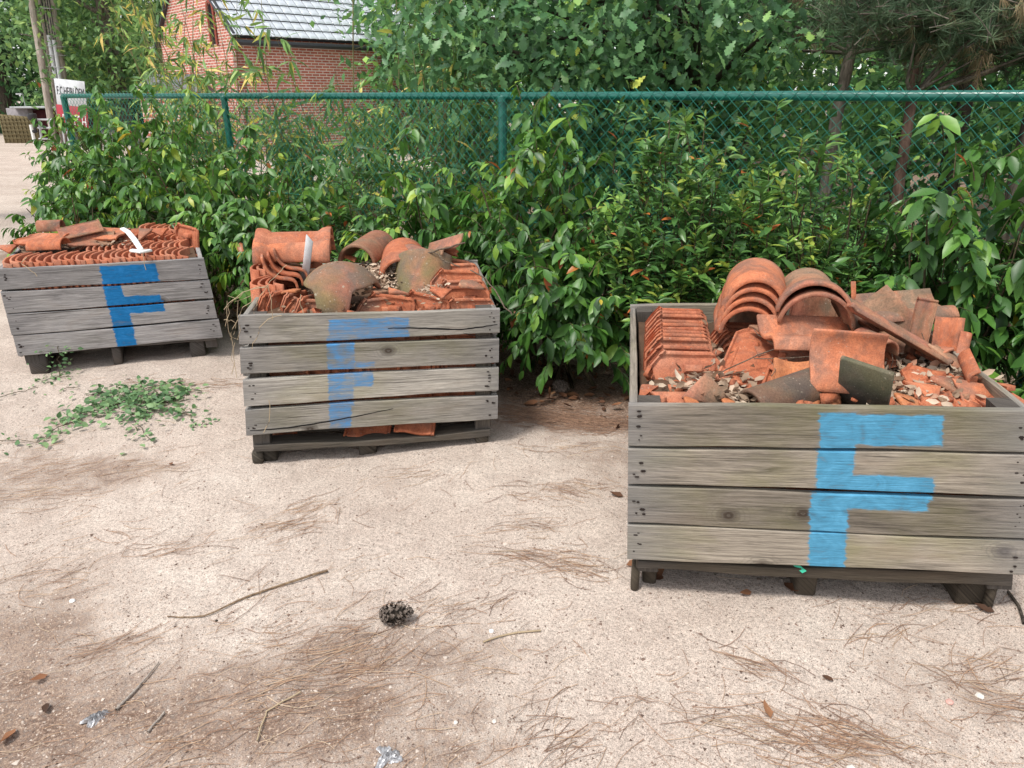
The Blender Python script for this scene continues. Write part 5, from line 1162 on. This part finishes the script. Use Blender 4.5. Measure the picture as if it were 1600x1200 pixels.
# sign
SY = Yp - .55; s_tl, s_tr, s_bl, s_br = aty(81, 124, SY), aty(127, 124, SY), aty(77, 202, SY), aty(126, 210, SY)
sign = empty('sign_board', (float((s_bl[0] + s_br[0]) / 2), float(SY), 0))
SIGN_SHIFT = .34; tag(sign, 'white and red sign board with lettering on posts behind the fence end', 'sign'); so = np.array(sign.location)
ztop = float((s_tl[2] + s_tr[2]) / 2); zbot = float((s_bl[2] + s_br[2]) / 2); zmid = float(aty(100, 165, SY)[2]); xl, xr = float(s_bl[0] - so[0]) + .04, float(s_br[0] - so[0])
mb = MB(); mb.box((xl, -.012, zmid), (xr, .012, ztop)); mb.build('white_panel', m_plain('sign_white', (.62, .64, .66), .6, .4, 0, .12, 5), sign, bevel=.004)
mb = MB(); mb.box((xl - .03, -.014, zbot), (xr, .010, zmid - .002)); mb.build('red_panel', m_plain('sign_red', (.36, .03, .045), .5, .4, 0, .15, 5), sign, bevel=.004)
def text(body, x0, z0, size, width, mat, parent):
    cu = bpy.data.curves.new('letters', 'FONT'); cu.body = body; cu.size = size; cu.extrude = .003; cu.materials.append(mat)
    t_ = bpy.data.objects.new('lettering', cu); COL.objects.link(t_); bpy.context.view_layer.update(); me = bpy.data.meshes.new_from_object(t_); bpy.data.objects.remove(t_)
    xs_ = [v.co.x for v in me.vertices]; k = width / (max(xs_) - min(xs_)); o = link('lettering', me, parent); o.matrix_basis = Matrix.Translation((x0 - min(xs_) * k, -.0185, z0)) @ Matrix.Rotation(math.pi / 2, 4, 'X') @ Matrix.Diagonal((k, 1, 1, 1)); return o
text('F.C.HEIRLOEM', xl + .05, zmid + .30, .34, (xr - xl) - .09, MAT['black'], sign)
text('DUTCH', xl + .14, zbot + .16, .50, (xr - xl) - .2, MAT['white'], sign)
for x in (xl + .12, xr - .12):
    mb = MB(); mb.tube([(x, .05, -.05), (x, .05, ztop - .1)], .035, 8); sign.location.x = so[0] + SIGN_SHIFT - .10; sign.rotation_euler = (0, R(6), 0); mb.build('post', MAT['bark_grey'], sign)
# shed behind a yellowed panel fence, an outboard motor on a stand
shY = 27.0
def yb(x, y, Y=shY): return aty(x, y, Y)
shed = empty('shed', yb(45, 219)); tag(shed, 'low shed with a flat roof and dark red boarding behind the yard', 'shed'); sho = np.array(shed.location)
def quad_box(name, x0, x1, y0, y1, Y, depth, mat, parent, org):
    a = aty(x0, y1, Y); b_ = aty(x1, y0, Y); mb = MB(); mb.box((a[0] - org[0], Y - org[1], a[2] - org[2]), (b_[0] - org[0], Y - org[1] + depth, b_[2] - org[2])); return mb.build(name, mat, parent, bevel=.01)
quad_box('wall', 20, 42, 169, 218, 27.6, 2.5, MAT['shedwall'], shed, sho); quad_box('wall', 42, 100, 172, 222, 27.9, 2.2, MAT['dred'], shed, sho)
quad_box('roof', 15, 104, 166.5, 169.5, 27.3, 3.0, MAT['grey'], shed, sho)
mb = MB(); l0 = yb(40, 168, 27.7) - sho; mb.tube([l0, l0 + (0, 0, .42)], .015, 6); l1 = l0 + np.array([-.08, -.05, .44]); mb.box(l1 - (.10, .05, .02), l1 + (.10, .05, .03)); mb.build('lamp', MAT['grey'], shed)
pf = empty('panel_fence', yb(35, 222, 26.6)); tag(pf, 'yellowed wooden panel fence in front of the shed', 'fence'); pfo = np.array(pf.location)
for k in range(9):
    x0 = 9 + k * 6.0; z0, z1 = -.0, 1.25
    a = atz(x0, 219, 0); A = aty(x0, 219, 26.6); B = aty(x0 + 6.0, 219, 26.6); mb = MB(); mb.box((A[0] - pfo[0], -.02, -.05), (B[0] - pfo[0] - .012, .02, 0.90 - .012 * k)); o = mb.build('board_panel', MAT['panel'], pf, bevel=.005)
    mb = MB(); mb.box((A[0] - pfo[0] - .02, -.05, -.05), (A[0] - pfo[0] + .02, -.021, 0.88 - .012 * k)); mb.build('upright', MAT['panel'], pf, bevel=.004)
for z in (.12, .25, .38, .51, .64, .76):
    A = aty(9, 219, 26.6); B = aty(62, 219, 26.6); mb = MB(); mb.box((A[0] - pfo[0], -.075, z), (B[0] - pfo[0], -.052, z + .025)); mb.build('batten', MAT['panel'], pf, bevel=.003)
st = empty('motor_stand', yb(64, 226, 23.5)); tag(st, 'grey metal stand beside the wooden pole in the yard', 'stand'); sto = np.array(st.location)
for x0, x1, y0 in ((61, 66, 187), (78, 82, 187)):
    a = atz(x0 + 3, 226, 0); mb = MB(); A = aty(x0, y0, 23.5) - sto; Bq = aty(x1, 226, 23.5) - sto; mb.tube([A, Bq], .035, 8); mb.build('leg', MAT['grey'], st)
for yy in (187, 200, 217):
    mb = MB(); mb.tube([aty(58 + (yy - 187) * .1, yy, 23.5) - sto, aty(82, yy, 23.5) - sto], .03, 8); mb.build('crossbar', MAT['grey'], st)
mo = empty('outboard_motor', yb(54, 200, 23.3)); tag(mo, 'black outboard motor hanging on the grey stand', 'motor'); moo = np.array(mo.location)
def blob(name, sections, mat):
    mb = MB(); n = 12; vs = []
    for (x, y, rx, ry) in sections:
        c = aty(x, y, 23.3) - moo; k = 23.3 * .93 / FPX
        vs += [c + np.array([rx * k * math.cos(t), ry * k * math.sin(t), 0]) for t in np.linspace(0, 2 * math.pi, n, endpoint=False)]
    m = len(sections); mb.add(vs, [(i*n+q, i*n+(q+1) % n, (i+1)*n+(q+1) % n, (i+1)*n+q) for i in range(m - 1) for q in range(n)] + [tuple(range(n))[::-1], tuple((m-1)*n + q for q in range(n))]); return mb.build(name, mat, mo)
blob('cowl', [(50, 177, 4, 4), (50, 178.5, 6.5, 6), (50, 182, 7, 6), (51, 186, 6.5, 5.5), (53, 189, 5, 4.5)], MAT['black']); blob('shaft', [(53, 189, 4.5, 3.5), (54, 194, 3, 2.6), (55, 200, 2, 1.8), (55.5, 204, 2.2, 2)], MAT['black']); blob('propeller', [(54, 203, 3, 4), (54.5, 206, 4, 4), (55, 208, 2, 2)], MAT['black'])
mb = MB(); a = atz(55, 226, 0); mb.tube([(0, 0, -.02), (0, 0, .62)], .05, 10); o = mb.build('marker_post', MAT['white']); o.location = a; tag(o, 'short white marker post below the black outboard motor', 'post')
ob = empty('outbuilding', (-8.65, 19.8, 0)); tag(ob, 'small outbuilding with a dark slate roof left of the brick gable', 'building'); obo = np.array(ob.location)
mb = MB(); mb.box((-.7, .05, -.05), (.7, 1.1, 1.62)); mb.build('wall', MAT['brick'], ob); me = ob.children[0].data; me.uv_layers.new(name='wall')
mb = MB(); mb.add([(-.82, -.05, 1.60), (.8, -.05, 1.60), (.65, .58, 2.02), (-.58, .58, 2.02), (-.82, 1.2, 1.60), (.8, 1.2, 1.60)], [(0, 1, 2, 3), (3, 2, 5, 4), (0, 3, 4), (1, 5, 2), (0, 4, 5, 1)]); mb.build('roof', m_plain('slate', (.13, .135, .145), .55, .4, 0, .3, 8), ob, smooth=False)
# ============================================================ things lying on the ground
MAT['stickwood'] = m_bark('brown_stick', (.15, .095, .06), (.38, .27, .17), (25, 25, 25))
def on_ground(px, py): p = atz(px, py, 0); p[2] = float(gh(p[0], p[1])); return p
def twig_thing(name, label, cat, polys, mat, n=5, group=None):
    org = np.array(polys[0][0][0]); v, t = tubes([(np.array(p) - org, r) for p, r in polys], n); o = link(name, trimesh(name, v, t, MAT[mat])); o.location = org; return tag(o, label, cat, group)
def wob(pts, k=3, a=.006):
    pts = np.array(pts, float); t = np.linspace(0, len(pts) - 1, (len(pts) - 1) * k + 1); q = np.stack([np.interp(t, np.arange(len(pts)), pts[:, i]) for i in range(3)], -1)
    for _ in range(2): q[1:-1] = q[1:-1] * .5 + (q[:-2] + q[2:]) * .25
    q[1:-1] += rng.normal(0, a, q[1:-1].shape) * np.array([1, 1, .4]); return q
def gpts(pix, lift=.006): return [on_ground(*p) + np.array([0, 0, lift]) for p in pix]
p = wob(gpts([(262, 968), (322, 969), (362, 944), (440, 915), (512, 893)], .007), 3, .002); twig_thing('stick', 'long thin crooked stick lying on the sand', 'stick', [(p, np.linspace(.0018, .0042, len(p)))], 'stickwood', 6)
p = wob(gpts([(182, 1112), (214, 1078), (248, 1035)], .006), 3, .001); twig_thing('stick', 'short grey stick beside the crumpled foil', 'stick', [(p, np.linspace(.0045, .002, len(p)))], 'pole', 6)
p = wob(gpts([(232, 1148), (258, 1118)], .006), 3, .001); twig_thing('stick', 'small grey wood splinter right of the crumpled foil', 'stick', [(p, .003)], 'pole', 6)
p = wob(gpts([(402, 1160), (408, 1130), (425, 1108), (470, 1085)], .006), 3, .002); twig_thing('stick', 'thin curved stem lying at the bottom left', 'stick', [(p, .0022)], 'straw', 5)
p = wob(gpts([(755, 1000), (790, 988), (845, 980)], .006), 3, .001); twig_thing('stick', 'reddish bark strip right of the pine cone', 'stick', [(p, .003)], 'straw', 5)
p = wob(gpts([(1575, 925), (1590, 945), (1600, 975)], .006), 3, .002); twig_thing('stick', 'dark root piece beside the right foot of the largest crate', 'stick', [(p, .005)], 'bark_oak', 6)

# fallen pine needles, single and in drifts
def needles(name, label, spots, mat='needle', lo=.0, hi=1.0):
    polys = []; lvs = []
    for (px, py, rx, ry, cnt, ang, sp, L) in spots:
        c = atz(px, py)
        for _ in range(cnt):
            x, y = c[0] + rng.normal(0, rx), c[1] + rng.normal(0, ry); a = rng.normal(ang, sp); l = L * rng.uniform(.5, 1.3); bend = rng.normal(0, .22)
            pts = []
            for t in np.linspace(-.5, .5, 4):
                aa = a + bend * t * 2; xx, yy = x + math.cos(aa) * l * t, y + math.sin(aa) * l * t
                pts.append((xx, yy, float(gh(xx, yy)) + .0022 + rng.uniform(0, .004)))
            polys.append((pts, rng.uniform(.0005, .0010))); lvs.append(rng.uniform(lo, hi))
    v, t = tubes(polys, 3); tag(link(name, trimesh(name, v, t, MAT[mat], np.repeat(lvs, 12))), label, 'pine needles', kind='stuff')
sp = []
for _ in range(190): sp.append((rng.uniform(-40, 1640), 1200 - 650 * rng.uniform() ** 1.15, .10, .10, int(rng.integers(2, 7)), rng.normal(.45, .5), .55, .10))
for px, py, cnt, ang, L, rx, ry in [(860, 870, 46, -.2, .12, .07, .035), (905, 890, 30, -.35, .12, .05, .03), (800, 865, 20, -.1, .13, .05, .02), (1280, 1150, 60, -.45, .16, .11, .05), (1330, 1165, 40, -.1, .13, .07, .04), (1150, 1120, 24, -.2, .16, .09, .03), (1180, 1040, 22, -.6, .12, .04, .03),
                                    (1380, 985, 18, .3, .14, .06, .03), (1560, 1050, 34, -.1, .14, .1, .05), (1580, 1110, 20, -.2, .13, .07, .03), (500, 1030, 60, .45, .13, .14, .08), (560, 1060, 60, .3, .12, .16, .09), (420, 1090, 40, .5, .12, .14, .08), (300, 1180, 30, .3, .13, .1, .05), (880, 1130, 24, .5, .12, .1, .06),
                                    (450, 820, 34, .65, .13, .06, .05), (480, 790, 20, .7, .12, .04, .04), (90, 730, 60, .5, .12, .12, .08), (60, 770, 40, .3, .12, .12, .06), (230, 730, 30, .4, .11, .1, .05), (260, 600, 50, .15, .10, .12, .06), (340, 600, 40, .2, .10, .10, .05), (280, 850, 26, .2, .12, .12, .05), (720, 940, 30, .6, .12, .08, .05),
                                    (600, 1000, 24, 1.2, .12, .06, .06), (830, 820, 26, .1, .11, .10, .05), (860, 770, 34, -.1, .10, .12, .05), (920, 760, 30, -.2, .10, .08, .04), (900, 700, 40, .0, .09, .14, .04), (640, 740, 20, .4, .10, .08, .04), (190, 1010, 30, .6, .12, .1, .06), (60, 900, 26, .5, .12, .12, .06), (1480, 940, 22, .2, .12, .12, .03)]:
    sp.append((px, py, rx, ry, cnt, ang, .28, L))
needles('pine_needles', 'fallen pine needles scattered over the sand', sp)
needles('pine_needles', 'dense brown drift of pine needles under the hedge', [(820, 645, .14, .06, 320, -.15, .35, .09), (880, 655, .16, .05, 380, -.25, .35, .09), (950, 665, .12, .05, 280, -.2, .4, .09), (880, 625, .25, .10, 420, .0, .9, .08), (345, 470, .1, .2, 150, .3, .9, .08)], lo=.0, hi=.62)
# crumbs of bark and grit
def crumbs(n):
    px = rng.uniform(-30, 1630, n); py = 1215 - 640 * rng.uniform(size=n) ** 1.0
    pos = np.array([on_ground(a, b) for a, b in zip(px, py)]); tv = np.array([(-.5, -.35, 0), (.5, -.3, .02), (.1, .6, 0), (0, 0, .38)], float); tt = np.array([(0, 1, 3), (1, 2, 3), (2, 0, 3)])
    sc = rng.lognormal(math.log(.0042), .42, n); lv = rng.uniform(0, 1, n) ** .9
    v, t = scatter(tv, tt, pos, np.stack([np.cos(px), np.sin(px * 1.7), px * 0], -1), np.array([[0, 0, 1.0]]) + rng.normal(0, .2, (n, 3)), sc, rng.uniform(.4, 1.4, n))
    tag(link('grit', trimesh('grit', v, t, MAT['chip'], np.repeat(lv, 4), smooth=False)), 'grit and bark crumbs on the sand', 'grit', kind='stuff')
crumbs(40000)
# brown leaves under the hedge
n = 1500; s = rng.uniform(-2.8, 5.5, n); off = rng.uniform(-.3, 1.0, n) ; P = np.array([fence_pt(a, b) for a, b in zip(s, off)]); P[:, 2] = gh(P[:, 0], P[:, 1]) + rng.uniform(.002, .03, n)
v, t = scatter(LEAF_DRY_V, LEAF_DRY_T, P, rng.normal(0, 1, (n, 3)) * np.array([1, 1, .2]), rng.normal(0, .4, (n, 3)) + np.array([0, 0, 1]), rng.uniform(.035, .08, n))
tag(link('fallen_leaves', trimesh('fallen_leaves', v, t, MAT['brownleaf'], np.repeat(rng.uniform(0, 1, n), len(LEAF_DRY_V)), smooth=False)), 'brown fallen leaves under the hedge', 'leaves', kind='stuff')
def one_leaf(px, py, size, lv, label):
    p = on_ground(px, py) + np.array([0, 0, .006]); v, t = scatter(LEAF_DRY_V, LEAF_DRY_T, [(0, 0, 0)], np.array([[rng.normal(), rng.normal(), .1]]), np.array([[rng.normal(0, .2), -.3, 1]]), [size])
    o = link('fallen_leaf', trimesh('fallen_leaf', v, t, MAT['brownleaf'], np.full(len(v), lv))); o.location = p; tag(o, label, 'leaf')
for px, py, sz, lv, lab in [(1175, 922, .05, .55, 'brown leaf on the sand in front of the largest crate'), (1205, 1118, .055, .8, 'curled orange-brown leaf at the lower right'), (1012, 905, .075, .45, 'large brown leaf by the left foot of the largest crate'), (1036, 898, .05, .3, 'dark leaf under the left end of the largest crate'), (978, 885, .06, .7, 'leaf left of the largest crate foot'),
                            (974, 776, .06, .2, 'dark red leaf at the left side of the largest crate'), (1225, 910, .07, .35, 'brown leaf under the middle of the largest crate'), (1285, 1050, .035, .1, 'small dark leaf crumb on the sand at the right'), (75, 1055, .05, .75, 'orange leaf scrap near the lower left corner'), (72, 1098, .045, .0, 'dark curled leaf left of the crumpled foil'), (265, 722, .035, .4, 'reddish leaf scrap below the pulled weeds'), (25, 1138, .06, .7, 'orange bark scrap at the lower left edge'),
                            (1555, 955, .06, .05, 'dark leaf crumbs beside the right foot of the largest crate'), (818, 632, .08, .6, 'red-brown leaf under the hedge'), (905, 618, .09, .75, 'orange leaf in the shade under the hedge'), (845, 612, .08, .6, 'russet leaf beside the shaded pine cone')]: one_leaf(px, py, sz, lv, lab)
# pine cones
def cone(px, py, L, label, ang):
    root = empty('pine_cone', on_ground(px, py) + np.array([0, 0, L * .36])); tag(root, label, 'pine cone'); d = np.array([math.cos(ang), math.sin(ang), .08]); d = unit(d)
    u = unit(np.cross(d, (0, 0, 1))); w = np.cross(u, d); rr = lambda t: L * .34 * math.sin(math.pi * min(.98, t * .86 + .12)) ** .7
    mb = MB(); mb.tube([d * L * (t - .5) for t in np.linspace(0, 1, 7)], [rr(t) * .62 for t in np.linspace(0, 1, 7)], 10); mb.build('core', MAT['bark_oak'], root)
    V = []; Fq = []
    for i in range(110):
        t = (i + .5 + rng.normal(0, .8)) / 110; t = min(.995, max(.005, t)); a = i * 2.39996 + rng.normal(0, .12); o = u * math.cos(a) + w * math.sin(a); tg = np.cross(d, o); b = d * L * (t - .5) + o * rr(t) * .55; r = rr(t); e = b + o * r * .55 * rng.uniform(.75, 1.15) + d * L * .05 * rng.uniform(.2, 1.8); k = len(V); q = L * .085 * (1.15 - .5 * t)
        V += [b - tg * q * .4, b + tg * q * .4, e + tg * q - d * .001, e + d * q * .9, e - tg * q - d * .001, e + o * q * .35 + d * q * .1]; Fq += [(k, k+1, k+2, k+4), (k+2, k+3, k+5), (k+3, k+4, k+5), (k+4, k+2, k+5), (k+1, k, k+3)]
    link('scales', pymesh('scales', V, Fq, MAT['cone'], False), root)
cone(618, 968, .095, 'open grey pine cone lying on the sand', .12); cone(876, 614, .10, 'dark pine cone in the shade under the hedge', 2.3)
# litter of people: foil, plastic
def crumple(name, label, px, py, rx, ry, h, mat, cat, seed):
    g = np.random.default_rng(seed); n = 16; V = []; Fq = []
    for i in range(n + 1):
        for j in range(n + 1):
            u, w = i / n * 2 - 1, j / n * 2 - 1; r = max(abs(u), abs(w)); th_ = math.atan2(w, u); kk = .75 + .25 * math.sin(th_ * 3 + seed) + .12 * math.sin(th_ * 7 + seed * 2); u *= kk; w *= kk; V.append((u * rx * (1 + g.normal(0, .06)), w * ry * (1 + g.normal(0, .06)), h * (1 - r ** 3) * g.uniform(.35, 1.2) + .002))
    for i in range(n):
        for j in range(n): a = i * (n + 1) + j; Fq += [(a, a + n + 1, a + n + 2), (a, a + n + 2, a + 1)]
    o = link(name, pymesh(name, V, Fq, MAT[mat], False)); o.location = on_ground(px, py); o.rotation_euler = (0, 0, .7 if seed == 1 else .1); tag(o, label, cat)
crumple('foil_scrap', 'crumpled silver foil on the sand at the lower left', 150, 1122, .036, .020, .016, 'foil', 'foil', 1)
crumple('plastic_scrap', 'white plastic scrap at the bottom edge of the picture', 607, 1186, .034, .034, .012, 'foil', 'plastic', 2)
def stone(px, py, r, mat, label, seed):
    g = np.random.default_rng(seed); bm = bmesh.new(); bmesh.ops.create_icosphere(bm, subdivisions=2, radius=r)
    for v in bm.verts: v.co = v.co * g.uniform(.8, 1.15); v.co.z *= .6
    me = bpy.data.meshes.new('stone'); bm.to_mesh(me); bm.free(); me.materials.append(MAT[mat]); o = link('stone', me); o.location = on_ground(px, py) + np.array([0, 0, r * .3]); tag(o, label, 'stone')
for i, (px, py, r, m, lab) in enumerate([(1484, 1096, .010, 'stone', 'small pink stone at the lower right'), (1532, 1084, .011, 'chalk', 'pale stone right of the pink one'), (112, 935, .009, 'white', 'small white pebble left of the long stick'), (768, 980, .008, 'white', 'tiny white chip right of the pine cone'), (712, 1127, .006, 'chalk', 'pale pebble at the lower middle'), (772, 1122, .006, 'chalk', 'cream pebble right of the pale one'), (338, 970, .005, 'bark_oak', 'black crumb below the long stick'), (1332, 1195, .012, 'chalk', 'pale stone at the bottom edge on the right')]): stone(px, py, r, m, lab, i)
mb = MB(); a = aty(1243, 882, 1.94); b = aty(1257, 894, 1.92); sx = np.array([.006, 0, .004]); mb.add([a - sx, a + sx, b + sx, b - sx] + [q + np.array([0, .002, 0]) for q in (a - sx, a + sx, b + sx, b - sx)], [(0, 3, 2, 1), (4, 5, 6, 7), (0, 1, 5, 4), (1, 2, 6, 5), (2, 3, 7, 6), (3, 0, 4, 7)]); tag(mb.build('plastic_strap', MAT['green_strap'], smooth=False), 'bit of bright green strap hanging under the largest crate', 'strap')
# pulled weeds
def weeds(name, label, arms, per, size, lift=.03):
    root = empty(name, on_ground(*arms[0][0])); tag(root, label, 'weeds'); org = np.array(root.location); pos = []; tw = []
    for arm in arms:
        q = wob([on_ground(*a[:2]) + np.array([0, 0, .01 + (a[2] if len(a) > 2 else 0)]) for a in arm], 4, .004); tw.append((q - org, .0018))
        L = np.sum(np.linalg.norm(np.diff(q, axis=0), axis=1)); m = int(per * L); f = rng.uniform(0, len(q) - 1.001, m); k = f.astype(int); pos.append(q[k] + (q[k + 1] - q[k]) * (f - k)[:, None] + rng.normal(0, 1, (m, 3)) * np.array([.045, .05, .0]) + np.array([0, 0, 1]) * np.abs(rng.normal(0, lift * .5, (m, 1))))
    pos = np.concatenate(pos); m = len(pos); v, t = scatter(SMALL_V * np.array([1.7, 1, 1]), SMALL_T, pos - org, rng.normal(0, 1, (m, 3)) * np.array([1, 1, .3]), rng.normal(0, .4, (m, 3)) + np.array([0, -.2, 1]), rng.uniform(.6, 1.35, m) * size)
    tag(link('leaves', trimesh('leaves', v, t, MAT['weed'], np.repeat(rng.uniform(0, 1, m), len(SMALL_V))), root), kind='stuff'); v, t = tubes(tw, 4); tag(link('stems', trimesh('stems', v, t, MAT['stem']), root), kind='stuff')
weeds('pulled_weeds', 'heap of pulled-up green weeds on the sand between the crates', [[(205, 625), (150, 648), (90, 670), (60, 692)], [(205, 625), (170, 612), (135, 620)], [(205, 625), (250, 620), (298, 612)], [(215, 630), (260, 640), (305, 650)], [(205, 625), (205, 655), (235, 688)], [(215, 620), (222, 600)], [(190, 630), (140, 640), (110, 660)], [(200, 620), (230, 610), (270, 600)], [(205, 630), (240, 630), (290, 632)], [(180, 625), (150, 630), (100, 668)], [(240, 612), (255, 628), (270, 622)], [(225, 610), (240, 640), (225, 648)], [(275, 605), (290, 622), (260, 632)], [(175, 612), (185, 640)]], 150, .034)
weeds('weed_sprig', 'thin trailing weed left of the pulled weeds', [[(60, 692), (20, 690), (-10, 692)], [(60, 606), (30, 612), (0, 622)], [(95, 612), (110, 608), (125, 610)]], 60, .022, .015)
weeds('weed_sprig', 'small green weed standing at the foot of the left crate', [[(95, 588), (96, 586, .05), (99, 583, .12), (101, 580, .17)], [(95, 588), (80, 592), (110, 588)]], 240, .024, .015)
weeds('weed_sprig', 'single green sprig right of the pulled weeds', [[(312, 665), (320, 660)]], 380, .022, .01)
# twigs and dry grass in and on the crates
Z = lambda x, y, z: atz(x, y, z)
twig_thing('twig', 'forked thin twig lying across the largest crate', 'twig', [(wob([Z(1122, 585, .67), Z(1165, 562, .71), Z(1225, 540, .74), Z(1275, 533, .76)], 3, .003), .0024), (wob([Z(1178, 560, .71), Z(1230, 562, .72), Z(1330, 552, .73)], 3, .003), .0017), (wob([Z(1200, 562, .71), Z(1215, 575, .70), Z(1205, 588, .69)], 3, .002), .0013), (wob([Z(1175, 510, .75), Z(1188, 530, .74), Z(1235, 540, .74)], 3, .003), .0014), (wob([Z(1240, 538, .74), Z(1256, 554, .72)], 3, .002), .0012)], 'twig', 4)
twig_thing('twig', 'upright dead twig among the dry leaves in the largest crate', 'twig', [(wob([Z(1395, 605, .64), Z(1392, 560, .69), Z(1398, 535, .73)], 3, .004), .0016), (wob([Z(1458, 570, .66), Z(1448, 540, .70), Z(1440, 520, .74)], 3, .003), .0016), (wob([Z(1380, 615, .64), Z(1396, 580, .66), Z(1412, 560, .68)], 3, .004), .0012)], 'twig', 4)
twig_thing('branch', 'bare branch on top of the middle crate', 'branch', [(wob([Z(648, 398, .80), Z(690, 391, .83), Z(727, 379, .87)], 3, .004), .004), (wob([Z(679, 395, .82), Z(700, 410, .80), Z(718, 416, .79)], 3, .003), .003), (wob([Z(735, 422, .76), Z(772, 442, .74), Z(782, 476, .70), Z(800, 492, .66)], 3, .005), .003)], 'twig', 5)
P2 = lambda x, y, d=0.0: aty(x, y, 2.845 + d)
twig_thing('dry_grass', 'tangle of dry grass stalks hanging over the left corner of the middle crate', 'dry grass',
    [(wob([P2(350, 484), P2(372, 462), P2(396, 450), P2(420, 447)], 3, .008), .0014), (wob([P2(352, 510), P2(358, 478), P2(380, 455), P2(418, 446)], 3, .006), .0013), (wob([P2(362, 585), P2(366, 560), P2(362, 520), P2(376, 490), P2(395, 460)], 3, .008), .0013), (wob([P2(350, 500), P2(366, 498), P2(372, 520), P2(360, 545), P2(370, 590)], 3, .008), .0011), (wob([P2(418, 446), P2(424, 470), P2(426, 500)], 3, .003), .0014), (wob([P2(418, 446), P2(436, 425), P2(448, 414)], 3, .003), .0013),
     (wob([P2(418, 447), P2(400, 470), P2(397, 490)], 3, .004), .0012), (wob([P2(470, 460), P2(468, 478), P2(474, 490)], 3, .003), .0014), (wob([P2(420, 625), P2(424, 650), P2(412, 676)], 3, .003), .0016), (wob([P2(355, 470), P2(360, 520), P2(375, 540), P2(372, 470)], 3, .008), .001), (wob([P2(394, 545), P2(402, 520), P2(420, 497), P2(440, 493)], 3, .004), .0014), (wob([P2(356, 462), P2(372, 470), P2(392, 462)], 3, .008), .001)], 'straw', 4)
twig_thing('dry_grass', 'dry straw stalk lying over the front of the left crate', 'dry grass', [(wob([aty(42, 402, 3.95), aty(30, 412, 3.94), aty(45, 418, 3.93), aty(58, 432, 3.93)], 3, .003), .002), (wob([aty(224, 392, 4.18), aty(226, 412, 4.16), aty(228, 422, 4.16)], 3, .002), .002)], 'straw', 4)
